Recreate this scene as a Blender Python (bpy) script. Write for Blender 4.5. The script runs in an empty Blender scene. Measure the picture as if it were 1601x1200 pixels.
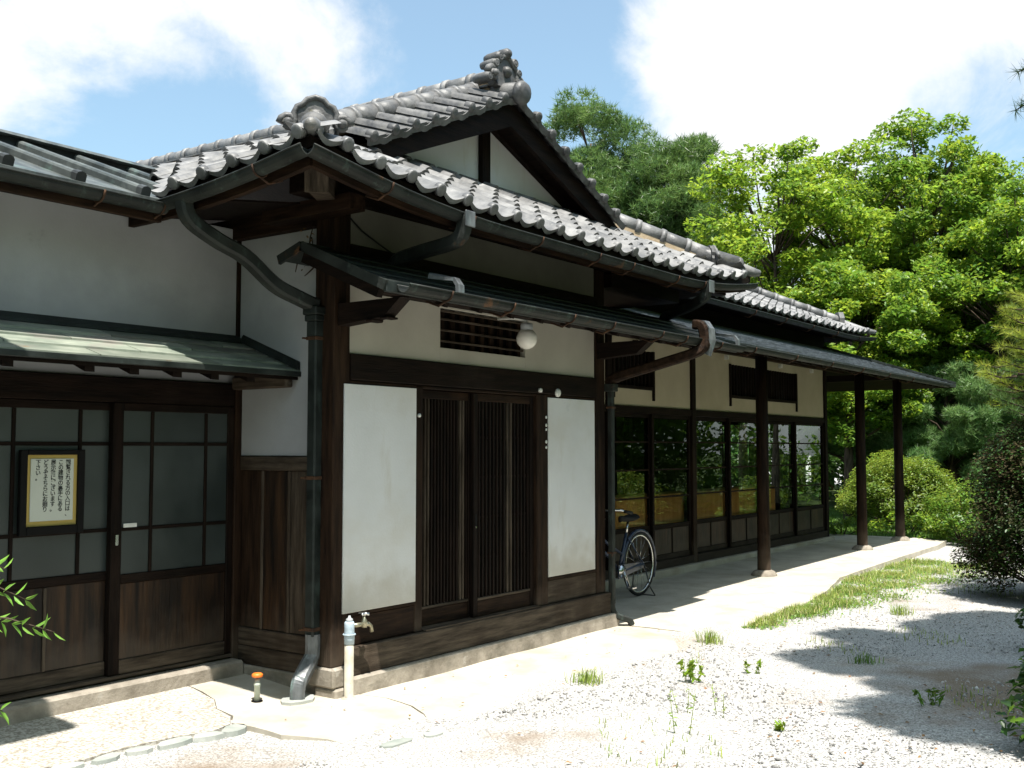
import bpy, math, random
import numpy as np
from mathutils import Vector, Matrix

random.seed(7)
RNG = np.random.default_rng(11)
S = bpy.context.scene
COL = S.collection
V3 = Vector

# ------------------------------------------------------------------ camera
CAM = V3((-4.8264, -4.8728, 1.55))
cd = bpy.data.cameras.new("camera")
cd.sensor_width = 36.0
cd.lens = 1660.0 * 36.0 / 1601.0
cd.clip_start = 0.05
cd.clip_end = 600.0
co = bpy.data.objects.new("camera", cd)
COL.objects.link(co)
co.location = CAM
YAW = math.atan(1200 / 1660)
PITCH = math.atan(100 / 1660)
co.rotation_euler = (math.pi / 2 + PITCH, 0, YAW - math.pi / 2)
S.camera = co


def at(px, py, depth):
    """where something seen at this place of the photo stands when it is this far away"""
    fw = V3((math.cos(YAW) * math.cos(PITCH), math.sin(YAW) * math.cos(PITCH), math.sin(PITCH)))
    rt = V3((math.sin(YAW), -math.cos(YAW), 0))
    up = rt.cross(fw)
    return CAM + (fw + rt * ((px - 800.5) / 1660) - up * ((py - 600) / 1660)) * depth


def area_px(p, a):
    d = (p - CAM).length
    return a / (d * d)


# ------------------------------------------------------------------ light
SUN_DIR = V3((0.24, 0.29, -1.0)).normalized()
sl = bpy.data.lights.new("sun", 'SUN')
sl.energy = 5.0
sl.angle = math.radians(0.55)
sl.color = (1.0, 0.955, 0.89)
so = bpy.data.objects.new("sun", sl)
COL.objects.link(so)
so.rotation_euler = SUN_DIR.to_track_quat('-Z', 'Y').to_euler()
so.location = (0, 0, 30)

W = bpy.data.worlds.new("World")
S.world = W
W.use_nodes = True
wn, wl = W.node_tree.nodes, W.node_tree.links
wn.clear()


def wnode(t, **k):
    n = wn.new(t)
    for a, b in k.items():
        setattr(n, a, b)
    return n


sky = wnode('ShaderNodeTexSky')
sky.sky_type = 'NISHITA'
sky.sun_disc = False
sky.sun_elevation = math.radians(69.4)
sky.sun_rotation = math.radians(219.6)
sky.air_density = 1.0
sky.dust_density = 2.2
sky.ozone_density = 0.3
bg1 = wnode('ShaderNodeBackground')
bg1.inputs['Strength'].default_value = 0.115
tint = wnode('ShaderNodeMix', data_type='RGBA', blend_type='MULTIPLY')
tint.inputs['Factor'].default_value = 1.0
tint.inputs['B'].default_value = (0.84, 1.06, 1.03, 1)      # the slightly cyan cast of a humid summer sky
wl.new(sky.outputs[0], tint.inputs['A'])
wl.new(tint.outputs['Result'], bg1.inputs['Color'])
bg2 = wnode('ShaderNodeBackground')
bg2.inputs['Color'].default_value = (0.97, 0.985, 1.0, 1)
bg2.inputs['Strength'].default_value = 0.58
tc = wnode('ShaderNodeTexCoord')
nz = wnode('ShaderNodeTexNoise')
nz.inputs['Scale'].default_value = 4.6
nz.inputs['Detail'].default_value = 8.0
nz.inputs['Roughness'].default_value = 0.62
nz.inputs['Distortion'].default_value = 0.35
mp = wnode('ShaderNodeMapping')
mp.inputs['Location'].default_value = (3.1, 1.7, 0.4)
mp.inputs['Scale'].default_value = (1, 1, 1.35)
wl.new(tc.outputs['Generated'], mp.inputs['Vector'])
wl.new(mp.outputs[0], nz.inputs['Vector'])
acc = nz.outputs['Fac']
# banks of cloud: (photo x, photo y, angular size in degrees, weight)
for (cx, cy, sg, wgt) in [(400, 90, 5.0, 0.3), (70, 130, 4.6, 0.24), (690, 10, 4.0, 0.16), (1330, 90, 8.0, 0.28),
                          (1080, 150, 3.6, 0.2), (290, 140, 3.2, -0.22), (205, 250, 4.5, -0.2), (690, 95, 4.6, -0.2),
                          (930, 60, 5.0, -0.16), (1590, 190, 4.0, -0.26), (860, 150, 4.0, -0.14), (1540, 60, 4, 0.1)]:
    d = (at(cx, cy, 1) - CAM).normalized()
    vd = wnode('ShaderNodeVectorMath', operation='DOT_PRODUCT')
    nrm = wnode('ShaderNodeVectorMath', operation='NORMALIZE')
    wl.new(tc.outputs['Generated'], nrm.inputs[0])
    wl.new(nrm.outputs[0], vd.inputs[0])
    vd.inputs[1].default_value = d
    mr = wnode('ShaderNodeMapRange', interpolation_type='SMOOTHSTEP')
    mr.inputs['From Min'].default_value = math.cos(math.radians(sg * 2.0))
    mr.inputs['From Max'].default_value = 1.0
    mr.inputs['To Min'].default_value = 0.0
    mr.inputs['To Max'].default_value = wgt
    wl.new(vd.outputs['Value'], mr.inputs['Value'])
    ad = wnode('ShaderNodeMath', operation='ADD')
    wl.new(acc, ad.inputs[0])
    wl.new(mr.outputs[0], ad.inputs[1])
    acc = ad.outputs[0]
rp = wnode('ShaderNodeMapRange', interpolation_type='SMOOTHSTEP')
rp.inputs['To Min'].default_value = 0.12
rp.inputs['From Min'].default_value = 0.46
rp.inputs['From Max'].default_value = 0.76
wl.new(acc, rp.inputs['Value'])
mx = wnode('ShaderNodeMixShader')
wl.new(rp.outputs[0], mx.inputs[0])
wl.new(bg1.outputs[0], mx.inputs[1])
wl.new(bg2.outputs[0], mx.inputs[2])
wo = wnode('ShaderNodeOutputWorld')
wl.new(mx.outputs[0], wo.inputs['Surface'])

S.view_settings.view_transform = 'Standard'
S.view_settings.look = 'None'
S.view_settings.gamma = 1.0
S.view_settings.use_curve_mapping = False
S.view_settings.exposure = 0.98
S.cycles.max_bounces = 8
S.cycles.diffuse_bounces = 5
S.cycles.transparent_max_bounces = 8


# ------------------------------------------------------------------ materials
def sock(n, *names):
    for a in names:
        if a in n.inputs:
            return n.inputs[a]


def material(name, c1, c2, scale=4.0, stretch=(1, 1, 1), rough=0.6, rough2=None, bump=0.15, bscale=None, spec=0.4,
             metal=0.0, lo=0.35, hi=0.65, rnd=0.0, island=0.0, stains=(), detail=6.0, trans=0.0, bdist=0.01, grime=None):
    m = bpy.data.materials.new(name)
    m.use_nodes = True
    n, l = m.node_tree.nodes, m.node_tree.links
    b = n['Principled BSDF']
    out = n['Material Output']
    t = n.new('ShaderNodeTexCoord')
    mpg = n.new('ShaderNodeMapping')
    mpg.inputs['Scale'].default_value = stretch
    l.new(t.outputs['Object'], mpg.inputs['Vector'])
    vec = mpg.outputs[0]
    if rnd:
        oi = n.new('ShaderNodeObjectInfo')
        ml = n.new('ShaderNodeVectorMath'); ml.operation = 'MULTIPLY_ADD'
        l.new(oi.outputs['Random'], ml.inputs[0])
        ml.inputs[1].default_value = (37, 53, 71)
        l.new(vec, ml.inputs[2])
        vec = ml.outputs[0]
    nt = n.new('ShaderNodeTexNoise')
    nt.inputs['Scale'].default_value = scale
    nt.inputs['Detail'].default_value = detail
    nt.inputs['Roughness'].default_value = 0.6
    l.new(vec, nt.inputs['Vector'])
    mr = n.new('ShaderNodeMapRange')
    mr.inputs['From Min'].default_value = lo
    mr.inputs['From Max'].default_value = hi
    l.new(nt.outputs['Fac'], mr.inputs['Value'])
    mix = n.new('ShaderNodeMix'); mix.data_type = 'RGBA'
    mix.inputs['A'].default_value = (*c1, 1)
    mix.inputs['B'].default_value = (*c2, 1)
    l.new(mr.outputs[0], mix.inputs['Factor'])
    col = mix.outputs['Result']
    for (sc, sscale, slo, shi, sf, sstr) in stains:
        sm = n.new('ShaderNodeMapping')
        sm.inputs['Scale'].default_value = sstr
        sm.inputs['Location'].default_value = (sscale * 1.7, 3.3, sf * 9)
        l.new(t.outputs['Object'], sm.inputs['Vector'])
        sn = n.new('ShaderNodeTexNoise')
        sn.inputs['Scale'].default_value = sscale
        sn.inputs['Detail'].default_value = 7
        sn.inputs['Roughness'].default_value = 0.62
        l.new(sm.outputs[0], sn.inputs['Vector'])
        sr = n.new('ShaderNodeMapRange'); sr.interpolation_type = 'SMOOTHSTEP'
        sr.inputs['From Min'].default_value = slo
        sr.inputs['From Max'].default_value = shi
        sr.inputs['To Max'].default_value = sf
        l.new(sn.outputs['Fac'], sr.inputs['Value'])
        sx = n.new('ShaderNodeMix'); sx.data_type = 'RGBA'
        l.new(sr.outputs[0], sx.inputs['Factor'])
        l.new(col, sx.inputs['A'])
        sx.inputs['B'].default_value = (*sc, 1)
        col = sx.outputs['Result']
    if rnd or island:
        hs = n.new('ShaderNodeHueSaturation')
        if rnd:
            src, amp = oi.outputs['Random'], rnd
        else:
            g = n.new('ShaderNodeNewGeometry')
            src, amp = g.outputs['Random Per Island'], island
        r1 = n.new('ShaderNodeMapRange')
        r1.inputs['To Min'].default_value = 1 - amp
        r1.inputs['To Max'].default_value = 1 + amp
        l.new(src, r1.inputs['Value'])
        l.new(r1.outputs[0], hs.inputs['Value'])
        if island:
            wn_ = n.new('ShaderNodeTexWhiteNoise'); wn_.noise_dimensions = '1D'
            l.new(src, wn_.inputs['W'])
            r2 = n.new('ShaderNodeMapRange')
            r2.inputs['To Min'].default_value = 0.5 - 0.05 * amp
            r2.inputs['To Max'].default_value = 0.5 + 0.03 * amp
            l.new(wn_.outputs['Value'], r2.inputs['Value'])
            l.new(r2.outputs[0], hs.inputs['Hue'])
        l.new(col, hs.inputs['Color'])
        col = hs.outputs['Color']
    l.new(col, b.inputs['Base Color'])
    b.inputs['Metallic'].default_value = metal
    sock(b, 'Specular IOR Level', 'Specular').default_value = spec
    if rough2 is None:
        b.inputs['Roughness'].default_value = rough
    else:
        r3 = n.new('ShaderNodeMapRange')
        r3.inputs['To Min'].default_value = rough
        r3.inputs['To Max'].default_value = rough2
        l.new(mr.outputs[0], r3.inputs['Value'])
        l.new(r3.outputs[0], b.inputs['Roughness'])
    if bump:
        bt = n.new('ShaderNodeTexNoise')
        bt.inputs['Scale'].default_value = bscale or scale * 4
        bt.inputs['Detail'].default_value = 5
        l.new(vec, bt.inputs['Vector'])
        bp = n.new('ShaderNodeBump')
        bp.inputs['Strength'].default_value = bump
        bp.inputs['Distance'].default_value = bdist
        l.new(bt.outputs['Fac'], bp.inputs['Height'])
        l.new(bp.outputs[0], b.inputs['Normal'])
    if trans:
        tb = n.new('ShaderNodeBsdfTranslucent')
        hs2 = n.new('ShaderNodeHueSaturation')
        hs2.inputs['Value'].default_value = 1.5
        hs2.inputs['Hue'].default_value = 0.488
        l.new(col, hs2.inputs['Color'])
        l.new(hs2.outputs[0], tb.inputs['Color'])
        ms = n.new('ShaderNodeMixShader')
        ms.inputs[0].default_value = trans
        l.new(b.outputs[0], ms.inputs[1])
        l.new(tb.outputs[0], ms.inputs[2])
        l.new(ms.outputs[0], out.inputs['Surface'])
    return m


def glass_mat(name, tint, rough, alpha_mix):
    """window pane: a glossy coat over a see-through or frosted sheet"""
    m = bpy.data.materials.new(name)
    m.use_nodes = True
    n, l = m.node_tree.nodes, m.node_tree.links
    n.clear()
    out = n.new('ShaderNodeOutputMaterial')
    tr = n.new('ShaderNodeBsdfTransparent')
    tr.inputs[0].default_value = (*tint, 1)
    gl = n.new('ShaderNodeBsdfGlossy')
    gl.inputs['Roughness'].default_value = rough
    gl.inputs['Color'].default_value = (0.9, 0.95, 0.95, 1)
    fr = n.new('ShaderNodeFresnel')
    fr.inputs['IOR'].default_value = 1.52
    mr = n.new('ShaderNodeMapRange')
    mr.inputs['To Min'].default_value = 0.05
    mr.inputs['To Max'].default_value = 1.25
    l.new(fr.outputs[0], mr.inputs['Value'])
    ms = n.new('ShaderNodeMixShader')
    l.new(mr.outputs[0], ms.inputs[0])
    l.new(tr.outputs[0], ms.inputs[1])
    l.new(gl.outputs[0], ms.inputs[2])
    l.new(ms.outputs[0], out.inputs['Surface'])
    return m


M = {}
GV = (9, 9, 0.9)      # vertical grain
GX = (0.9, 9, 9)      # grain along x
GY = (9, 0.9, 9)
wood_kw = dict(rough=0.68, bump=0.4, spec=0.1)
for suf, st in (('v', GV), ('x', GX), ('y', GY)):
    M['wood_' + suf] = material('dark_wood_' + suf, (0.004, 0.0026, 0.0019), (0.014, 0.008, 0.0055), 3.0, st,
                                stains=(((0.04, 0.03, 0.023), 1.6, 0.56, 0.78, 0.3, (1, 1, 0.5)),), **wood_kw)
    M['weather_' + suf] = material('weathered_wood_' + suf, (0.027, 0.021, 0.0155), (0.10, 0.078, 0.058), 3.2, st,
                                   stains=(((0.03, 0.02, 0.013), 1.3, 0.45, 0.7, 0.8, (1, 1, 0.6)),), **wood_kw)
    M['brown_' + suf] = material('brown_wood_' + suf, (0.009, 0.005, 0.0032), (0.034, 0.0185, 0.0105), 3.0, st,
                                 stains=(((0.008, 0.005, 0.004), 1.2, 0.48, 0.68, 0.85, (1, 1, 0.5)),), **wood_kw)
M['panel_wood'] = material('door_panel_wood', (0.006, 0.0035, 0.0023), (0.06, 0.03, 0.0135), 2.6, (7, 7, 0.6), lo=0.38, hi=0.7,
                           stains=(((0.006, 0.004, 0.003), 1.1, 0.42, 0.66, 0.9, (2.2, 2.2, 0.8)),), rough=0.5, bump=0.3, spec=0.3)
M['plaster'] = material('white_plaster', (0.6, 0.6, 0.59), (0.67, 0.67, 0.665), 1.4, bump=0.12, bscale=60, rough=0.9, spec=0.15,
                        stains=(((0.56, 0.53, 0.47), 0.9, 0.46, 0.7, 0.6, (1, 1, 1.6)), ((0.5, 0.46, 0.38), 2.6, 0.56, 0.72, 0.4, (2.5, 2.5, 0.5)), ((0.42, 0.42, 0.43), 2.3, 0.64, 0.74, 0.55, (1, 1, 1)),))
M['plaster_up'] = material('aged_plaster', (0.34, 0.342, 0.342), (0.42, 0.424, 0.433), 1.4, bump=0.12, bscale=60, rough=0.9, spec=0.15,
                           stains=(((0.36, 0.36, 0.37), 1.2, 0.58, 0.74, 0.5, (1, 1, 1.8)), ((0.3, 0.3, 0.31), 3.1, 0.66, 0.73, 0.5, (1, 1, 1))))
M['plaster_eave'] = material('shaded_plaster', (0.14, 0.133, 0.108), (0.19, 0.183, 0.15), 1.4, bump=0.12, bscale=60, rough=0.9, spec=0.1)  # olive-grey plaster, darkened to carry the shade under the main eave
M['plaster_warm'] = material('warm_plaster', (0.38, 0.355, 0.30), (0.46, 0.435, 0.37), 1.4, bump=0.12, bscale=60, rough=0.9, spec=0.15)
M['plaster_cream'] = material('cream_plaster', (0.42, 0.37, 0.275), (0.49, 0.44, 0.335), 1.5, bump=0.12, bscale=60, rough=0.9, spec=0.15)
M['tile'] = material('roof_tile_clay', (0.105, 0.105, 0.106), (0.22, 0.217, 0.212), 7.0, rough=0.42, rough2=0.62, bump=0.35, bscale=40, spec=0.45, rnd=0.3,
                     stains=(((0.15, 0.135, 0.1), 6, 0.56, 0.72, 0.5, (1, 1, 1)), ((0.07, 0.075, 0.06), 18, 0.6, 0.7, 0.5, (1, 1, 1))))
M['tile_far'] = material('roof_tile_clay_far', (0.11, 0.11, 0.111), (0.21, 0.207, 0.202), 7.0, rough=0.5, bump=0, spec=0.45, island=0.3)
M['cap'] = material('ridge_tile_clay', (0.05, 0.05, 0.051), (0.13, 0.128, 0.125), 9.0, rough=0.45, rough2=0.7, bump=0.5, bscale=30, spec=0.5, rnd=0.22,
                    stains=(((0.12, 0.115, 0.07), 7, 0.56, 0.7, 0.6, (1, 1, 1)),))
M['mortar'] = material('roof_mortar', (0.34, 0.26, 0.17), (0.45, 0.36, 0.25), 9, rough=0.95, bump=0.4, spec=0.1)
M['copper'] = material('dark_copper', (0.007, 0.009, 0.008), (0.022, 0.028, 0.025), 5, (1, 1, 1), rough=0.42, rough2=0.65, bump=0.3, spec=0.3,
                       stains=(((0.055, 0.08, 0.07), 4, 0.58, 0.72, 0.45, (3, 3, 0.7)), ((0.09, 0.04, 0.018), 3, 0.64, 0.74, 0.7, (1, 1, 1))))
M['gutter'] = material('gutter_copper', (0.008, 0.0095, 0.0085), (0.026, 0.030, 0.026), 5, (1, 1, 1), rough=0.5, rough2=0.75, bump=0.3, spec=0.28,
                       stains=(((0.05, 0.07, 0.06), 9, 0.56, 0.68, 0.6, (2, 2, 0.8)), ((0.13, 0.06, 0.025), 4, 0.62, 0.72, 0.8, (1, 1, 1))))
M['bright_copper'] = material('streaked_copper', (0.05, 0.055, 0.058), (0.15, 0.16, 0.165), 7, (2, 2, 0.6), rough=0.4, bump=0.1, spec=0.5,
                              stains=(((0.16, 0.24, 0.23), 8, 0.55, 0.7, 0.6, (2, 2, 0.6)), ((0.05, 0.05, 0.05), 5, 0.55, 0.7, 0.7, (2, 2, 0.6))))
M['rib_copper'] = material('rib_copper', (0.035, 0.042, 0.04), (0.10, 0.112, 0.107), 5, (2, 1, 1), rough=0.38, rough2=0.55, bump=0.1, spec=0.5,
                           stains=(((0.16, 0.25, 0.22), 5, 0.55, 0.7, 0.5, (1, 1, 1)), ((0.04, 0.05, 0.05), 6, 0.58, 0.72, 0.7, (1, 1, 1))))
M['rib_end'] = material('rib_end_copper', (0.02, 0.022, 0.022), (0.05, 0.055, 0.055), 5, rough=0.5, bump=0.1)
M['pale_copper'] = material('pale_copper', (0.12, 0.145, 0.115), (0.27, 0.29, 0.235), 3.5, (1, 2, 1), rough=0.45, bump=0.12, spec=0.4, rnd=0.3,
                            stains=(((0.2, 0.165, 0.155), 2.2, 0.5, 0.66, 0.7, (1, 2, 1)), ((0.24, 0.14, 0.07), 5, 0.66, 0.74, 0.7, (1, 2, 1))))
M['slate'] = material('shingle_slate', (0.035, 0.042, 0.05), (0.1, 0.115, 0.13), 9, (1, 3, 3), rough=0.5, rough2=0.75, bump=0.3, spec=0.4, rnd=0.0, island=0.3)
M['rust'] = material('rusty_iron', (0.025, 0.013, 0.008), (0.08, 0.038, 0.018), 12, rough=0.8, bump=0.2, spec=0.3)
M['stone'] = material('base_stone', (0.2, 0.175, 0.14), (0.36, 0.32, 0.265), 6, rough=0.9, bump=0.4, bscale=40, spec=0.2,
                      stains=(((0.1, 0.1, 0.075), 2.4, 0.5, 0.68, 0.6, (1, 1, 2)), ((0.44, 0.41, 0.36), 9, 0.6, 0.7, 0.6, (1, 1, 1))))
M['concrete'] = material('concrete', (0.36, 0.325, 0.26), (0.5, 0.465, 0.395), 2.4, rough=0.92, bump=0.25, bscale=90, spec=0.15, bdist=0.004,
                         stains=(((0.3, 0.235, 0.15), 1.2, 0.52, 0.72, 0.55, (1, 1, 1)), ((0.3, 0.34, 0.29), 2.6, 0.62, 0.72, 0.5, (1, 1, 1)),
                                 ((0.2, 0.17, 0.13), 30, 0.66, 0.74, 0.5, (1, 1, 1))))
M['washed'] = material('pebble_washed_concrete', (0.25, 0.225, 0.185), (0.52, 0.49, 0.43), 48, rough=0.92, bump=0.6, bscale=60, spec=0.15, bdist=0.006, lo=0.42, hi=0.58,
                       stains=(((0.2, 0.165, 0.13), 70, 0.6, 0.66, 0.75, (1, 1, 1)), ((0.6, 0.57, 0.5), 1.6, 0.5, 0.7, 0.4, (1, 1, 1))))
M['terrace'] = material('terrace_concrete', (0.38, 0.345, 0.285), (0.5, 0.465, 0.395), 3, rough=0.92, bump=0.3, bscale=70, spec=0.15, bdist=0.004,
                        stains=(((0.28, 0.235, 0.18), 40, 0.58, 0.68, 0.5, (1, 1, 1)), ((0.3, 0.24, 0.16), 0.9, 0.55, 0.75, 0.45, (1, 1, 1))))
M['gravel'] = material('gravel', (0.2, 0.193, 0.182), (0.51, 0.5, 0.48), 85, rough=0.95, bump=0.9, bscale=70, spec=0.15, bdist=0.012, lo=0.40, hi=0.58,
                       stains=(((0.3, 0.23, 0.15), 0.8, 0.58, 0.72, 0.45, (1, 1, 1)), ((0.14, 0.1, 0.07), 90, 0.62, 0.68, 0.7, (1, 1, 1)),
                               ((0.6, 0.6, 0.6), 30, 0.62, 0.7, 0.5, (1, 1, 1))))
M['pebble'] = material('pebble', (0.24, 0.233, 0.222), (0.5, 0.49, 0.472), 3, rough=0.9, bump=0, spec=0.2, island=0.5)
M['slab_stone'] = material('edging_stone', (0.25, 0.275, 0.25), (0.38, 0.39, 0.36), 6, rough=0.85, bump=0.3, spec=0.2, rnd=0.15)
M['lawn'] = material('lawn_soil', (0.03, 0.045, 0.015), (0.07, 0.1, 0.03), 3, rough=0.95, bump=0.4, spec=0.1)
M['black'] = material('dark_void', (0.006, 0.005, 0.004), (0.01, 0.009, 0.008), 3, rough=0.9, bump=0, spec=0.1)
M['interior'] = material('interior_wall', (0.05, 0.042, 0.032), (0.075, 0.06, 0.045), 2, rough=0.9, bump=0, spec=0.1)
M['tan_wood'] = material('tan_wood', (0.42, 0.21, 0.06), (0.58, 0.31, 0.10), 2, (6, 6, 0.8), rough=0.5, bump=0.1, spec=0.3)
M['frost'] = material('frosted_glass', (0.019, 0.026, 0.025), (0.033, 0.043, 0.041), 1.8, rough=0.3, rough2=0.5, bump=0.12, bscale=160, spec=0.7)
M['dark_glass'] = material('dark_glass', (0.01, 0.011, 0.011), (0.02, 0.02, 0.019), 2, rough=0.25, bump=0, spec=0.5)
M['glass'] = glass_mat('window_glass', (0.82, 0.87, 0.84), 0.0, 1)
M['lamp'] = material('opal_glass', (0.68, 0.66, 0.6), (0.74, 0.72, 0.66), 3, rough=0.25, bump=0, spec=0.5)
M['grey_paint'] = material('grey_paint', (0.3, 0.32, 0.33), (0.42, 0.44, 0.45), 8, rough=0.5, bump=0.1)
M['white_paint'] = material('chipped_white_paint', (0.3, 0.275, 0.21), (0.45, 0.42, 0.35), 6, rough=0.65, bump=0.2,
                            stains=(((0.33, 0.2, 0.1), 14, 0.6, 0.68, 0.8, (1, 1, 1.5)), ((0.12, 0.08, 0.05), 30, 0.64, 0.7, 0.7, (1, 1, 1))))
M['blue_wrap'] = material('blue_grey_wrap', (0.3, 0.38, 0.44), (0.42, 0.5, 0.55), 10, rough=0.6, bump=0.3,
                          stains=(((0.1, 0.08, 0.06), 20, 0.62, 0.7, 0.7, (1, 1, 1)),))
M['brass'] = material('tarnished_brass', (0.22, 0.2, 0.13), (0.42, 0.4, 0.3), 14, rough=0.35, bump=0.1, metal=0.8)
M['chrome'] = material('chrome', (0.55, 0.56, 0.58), (0.68, 0.69, 0.7), 14, rough=0.2, bump=0, metal=1.0)
M['orange'] = material('orange_plastic', (0.75, 0.16, 0.02), (0.85, 0.24, 0.04), 10, rough=0.4, bump=0.05)
M['pale_pvc'] = material('pale_pipe', (0.4, 0.46, 0.38), (0.52, 0.57, 0.48), 10, rough=0.5, bump=0.05)
M['bike_blue'] = material('bicycle_paint', (0.02, 0.032, 0.065), (0.035, 0.05, 0.09), 6, rough=0.3, bump=0, spec=0.5)
M['rubber'] = material('rubber', (0.012, 0.012, 0.012), (0.025, 0.025, 0.025), 10, rough=0.8, bump=0.1, spec=0.2)
M['wire'] = material('dark_wire', (0.05, 0.05, 0.05), (0.09, 0.09, 0.09), 10, rough=0.4, bump=0, metal=0.6)
M['paper'] = material('notice_paper', (0.5, 0.52, 0.46), (0.55, 0.57, 0.5), 2, rough=0.8, bump=0, spec=0.1)
M['yellow_card'] = material('yellow_card', (0.42, 0.31, 0.09), (0.48, 0.35, 0.11), 3, rough=0.8, bump=0, spec=0.1)
M['ink'] = material('ink', (0.012, 0.012, 0.014), (0.02, 0.02, 0.02), 3, rough=0.8, bump=0)
M['black_paint'] = material('black_lacquer', (0.003, 0.003, 0.003), (0.006, 0.005, 0.005), 3, rough=0.6, bump=0, spec=.15)
M['plate_white'] = material('enamel_white', (0.6, 0.6, 0.56), (0.68, 0.68, 0.64), 20, rough=0.4, bump=0)
M['bark'] = material('bark', (0.035, 0.026, 0.02), (0.1, 0.075, 0.055), 8, (3, 3, 0.7), rough=0.95, bump=0.6, spec=0.1)
lk = dict(rough=0.42, bump=0, spec=0.4, island=0.45, scale=0.7)
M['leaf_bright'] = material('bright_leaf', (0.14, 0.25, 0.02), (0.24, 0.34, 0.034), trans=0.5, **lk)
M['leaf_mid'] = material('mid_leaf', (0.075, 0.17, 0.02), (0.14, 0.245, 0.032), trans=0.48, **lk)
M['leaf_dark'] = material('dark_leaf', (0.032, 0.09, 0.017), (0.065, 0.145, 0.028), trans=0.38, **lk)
M['needle'] = material('pine_needle', (0.062, 0.135, 0.034), (0.12, 0.205, 0.05), trans=0.4, **lk)
M['needle_pale'] = material('young_pine_needle', (0.09, 0.19, 0.055), (0.15, 0.26, 0.085), trans=0.4, **lk)
M['needle_lit'] = material('yellow_pine_needle', (0.2, 0.27, 0.03), (0.34, 0.4, 0.06), trans=0.4, **lk)
M['azalea'] = material('azalea_leaf', (0.11, 0.18, 0.02), (0.2, 0.26, 0.032), trans=0.4, **lk)
M['shrub'] = material('reddish_shrub_leaf', (0.018, 0.026, 0.008), (0.07, 0.042, 0.018), trans=0.15, **{**lk, 'rough': .75, 'spec': .15})
M['grass'] = material('grass_blade', (0.16, 0.26, 0.04), (0.3, 0.36, 0.09), trans=0.4, **lk)
M['grass_dark'] = material('lawn_blade', (0.08, 0.18, 0.025), (0.14, 0.26, 0.045), trans=0.4, **lk)
M['straw'] = material('dry_grass_blade', (0.3, 0.27, 0.12), (0.42, 0.37, 0.19), 3, rough=.8, bump=0, spec=.1, island=.3)
M['dead_leaf'] = material('dead_leaf', (0.12, 0.07, 0.03), (0.26, 0.16, 0.07), 3, rough=.8, bump=0, spec=.1, island=.4)
M['nandina'] = material('nandina_leaf', (0.13, 0.3, 0.04), (0.22, 0.4, 0.07), trans=0.4, **{**lk, 'island': 0, 'rnd': .25, 'scale': 9})


def splash(mt, z0, z1, col, fac):
    """rain splash dirt at the foot of the panels"""
    n, l = mt.node_tree.nodes, mt.node_tree.links
    b = n['Principled BSDF']
    old = b.inputs['Base Color'].links[0].from_socket
    t = n.new('ShaderNodeTexCoord')
    sp = n.new('ShaderNodeSeparateXYZ')
    l.new(t.outputs['Object'], sp.inputs[0])
    nn = n.new('ShaderNodeTexNoise'); nn.inputs['Scale'].default_value = 7; nn.inputs['Detail'].default_value = 8
    l.new(t.outputs['Object'], nn.inputs['Vector'])
    ma = n.new('ShaderNodeMath'); ma.operation = 'MULTIPLY_ADD'
    l.new(nn.outputs['Fac'], ma.inputs[0]); ma.inputs[1].default_value = .5; l.new(sp.outputs['Z'], ma.inputs[2])
    mr = n.new('ShaderNodeMapRange'); mr.interpolation_type = 'SMOOTHSTEP'
    mr.inputs['From Min'].default_value = z1 + .25; mr.inputs['From Max'].default_value = z0 + .25
    mr.inputs['To Max'].default_value = fac
    l.new(ma.outputs[0], mr.inputs['Value'])
    mx_ = n.new('ShaderNodeMix'); mx_.data_type = 'RGBA'
    l.new(mr.outputs[0], mx_.inputs['Factor']); l.new(old, mx_.inputs['A']); mx_.inputs['B'].default_value = (*col, 1)
    l.new(mx_.outputs['Result'], b.inputs['Base Color'])


splash(M['plaster'], .5, .85, (.4, .36, .29), .6)
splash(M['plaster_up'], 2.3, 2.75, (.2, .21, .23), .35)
splash(M['wood_x'], .1, .5, (.07, .058, .046), .5)
splash(M['brown_v'], .1, .55, (.09, .07, .052), .6)
splash(M['panel_wood'], .25, .5, (.065, .05, .038), .55)


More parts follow.
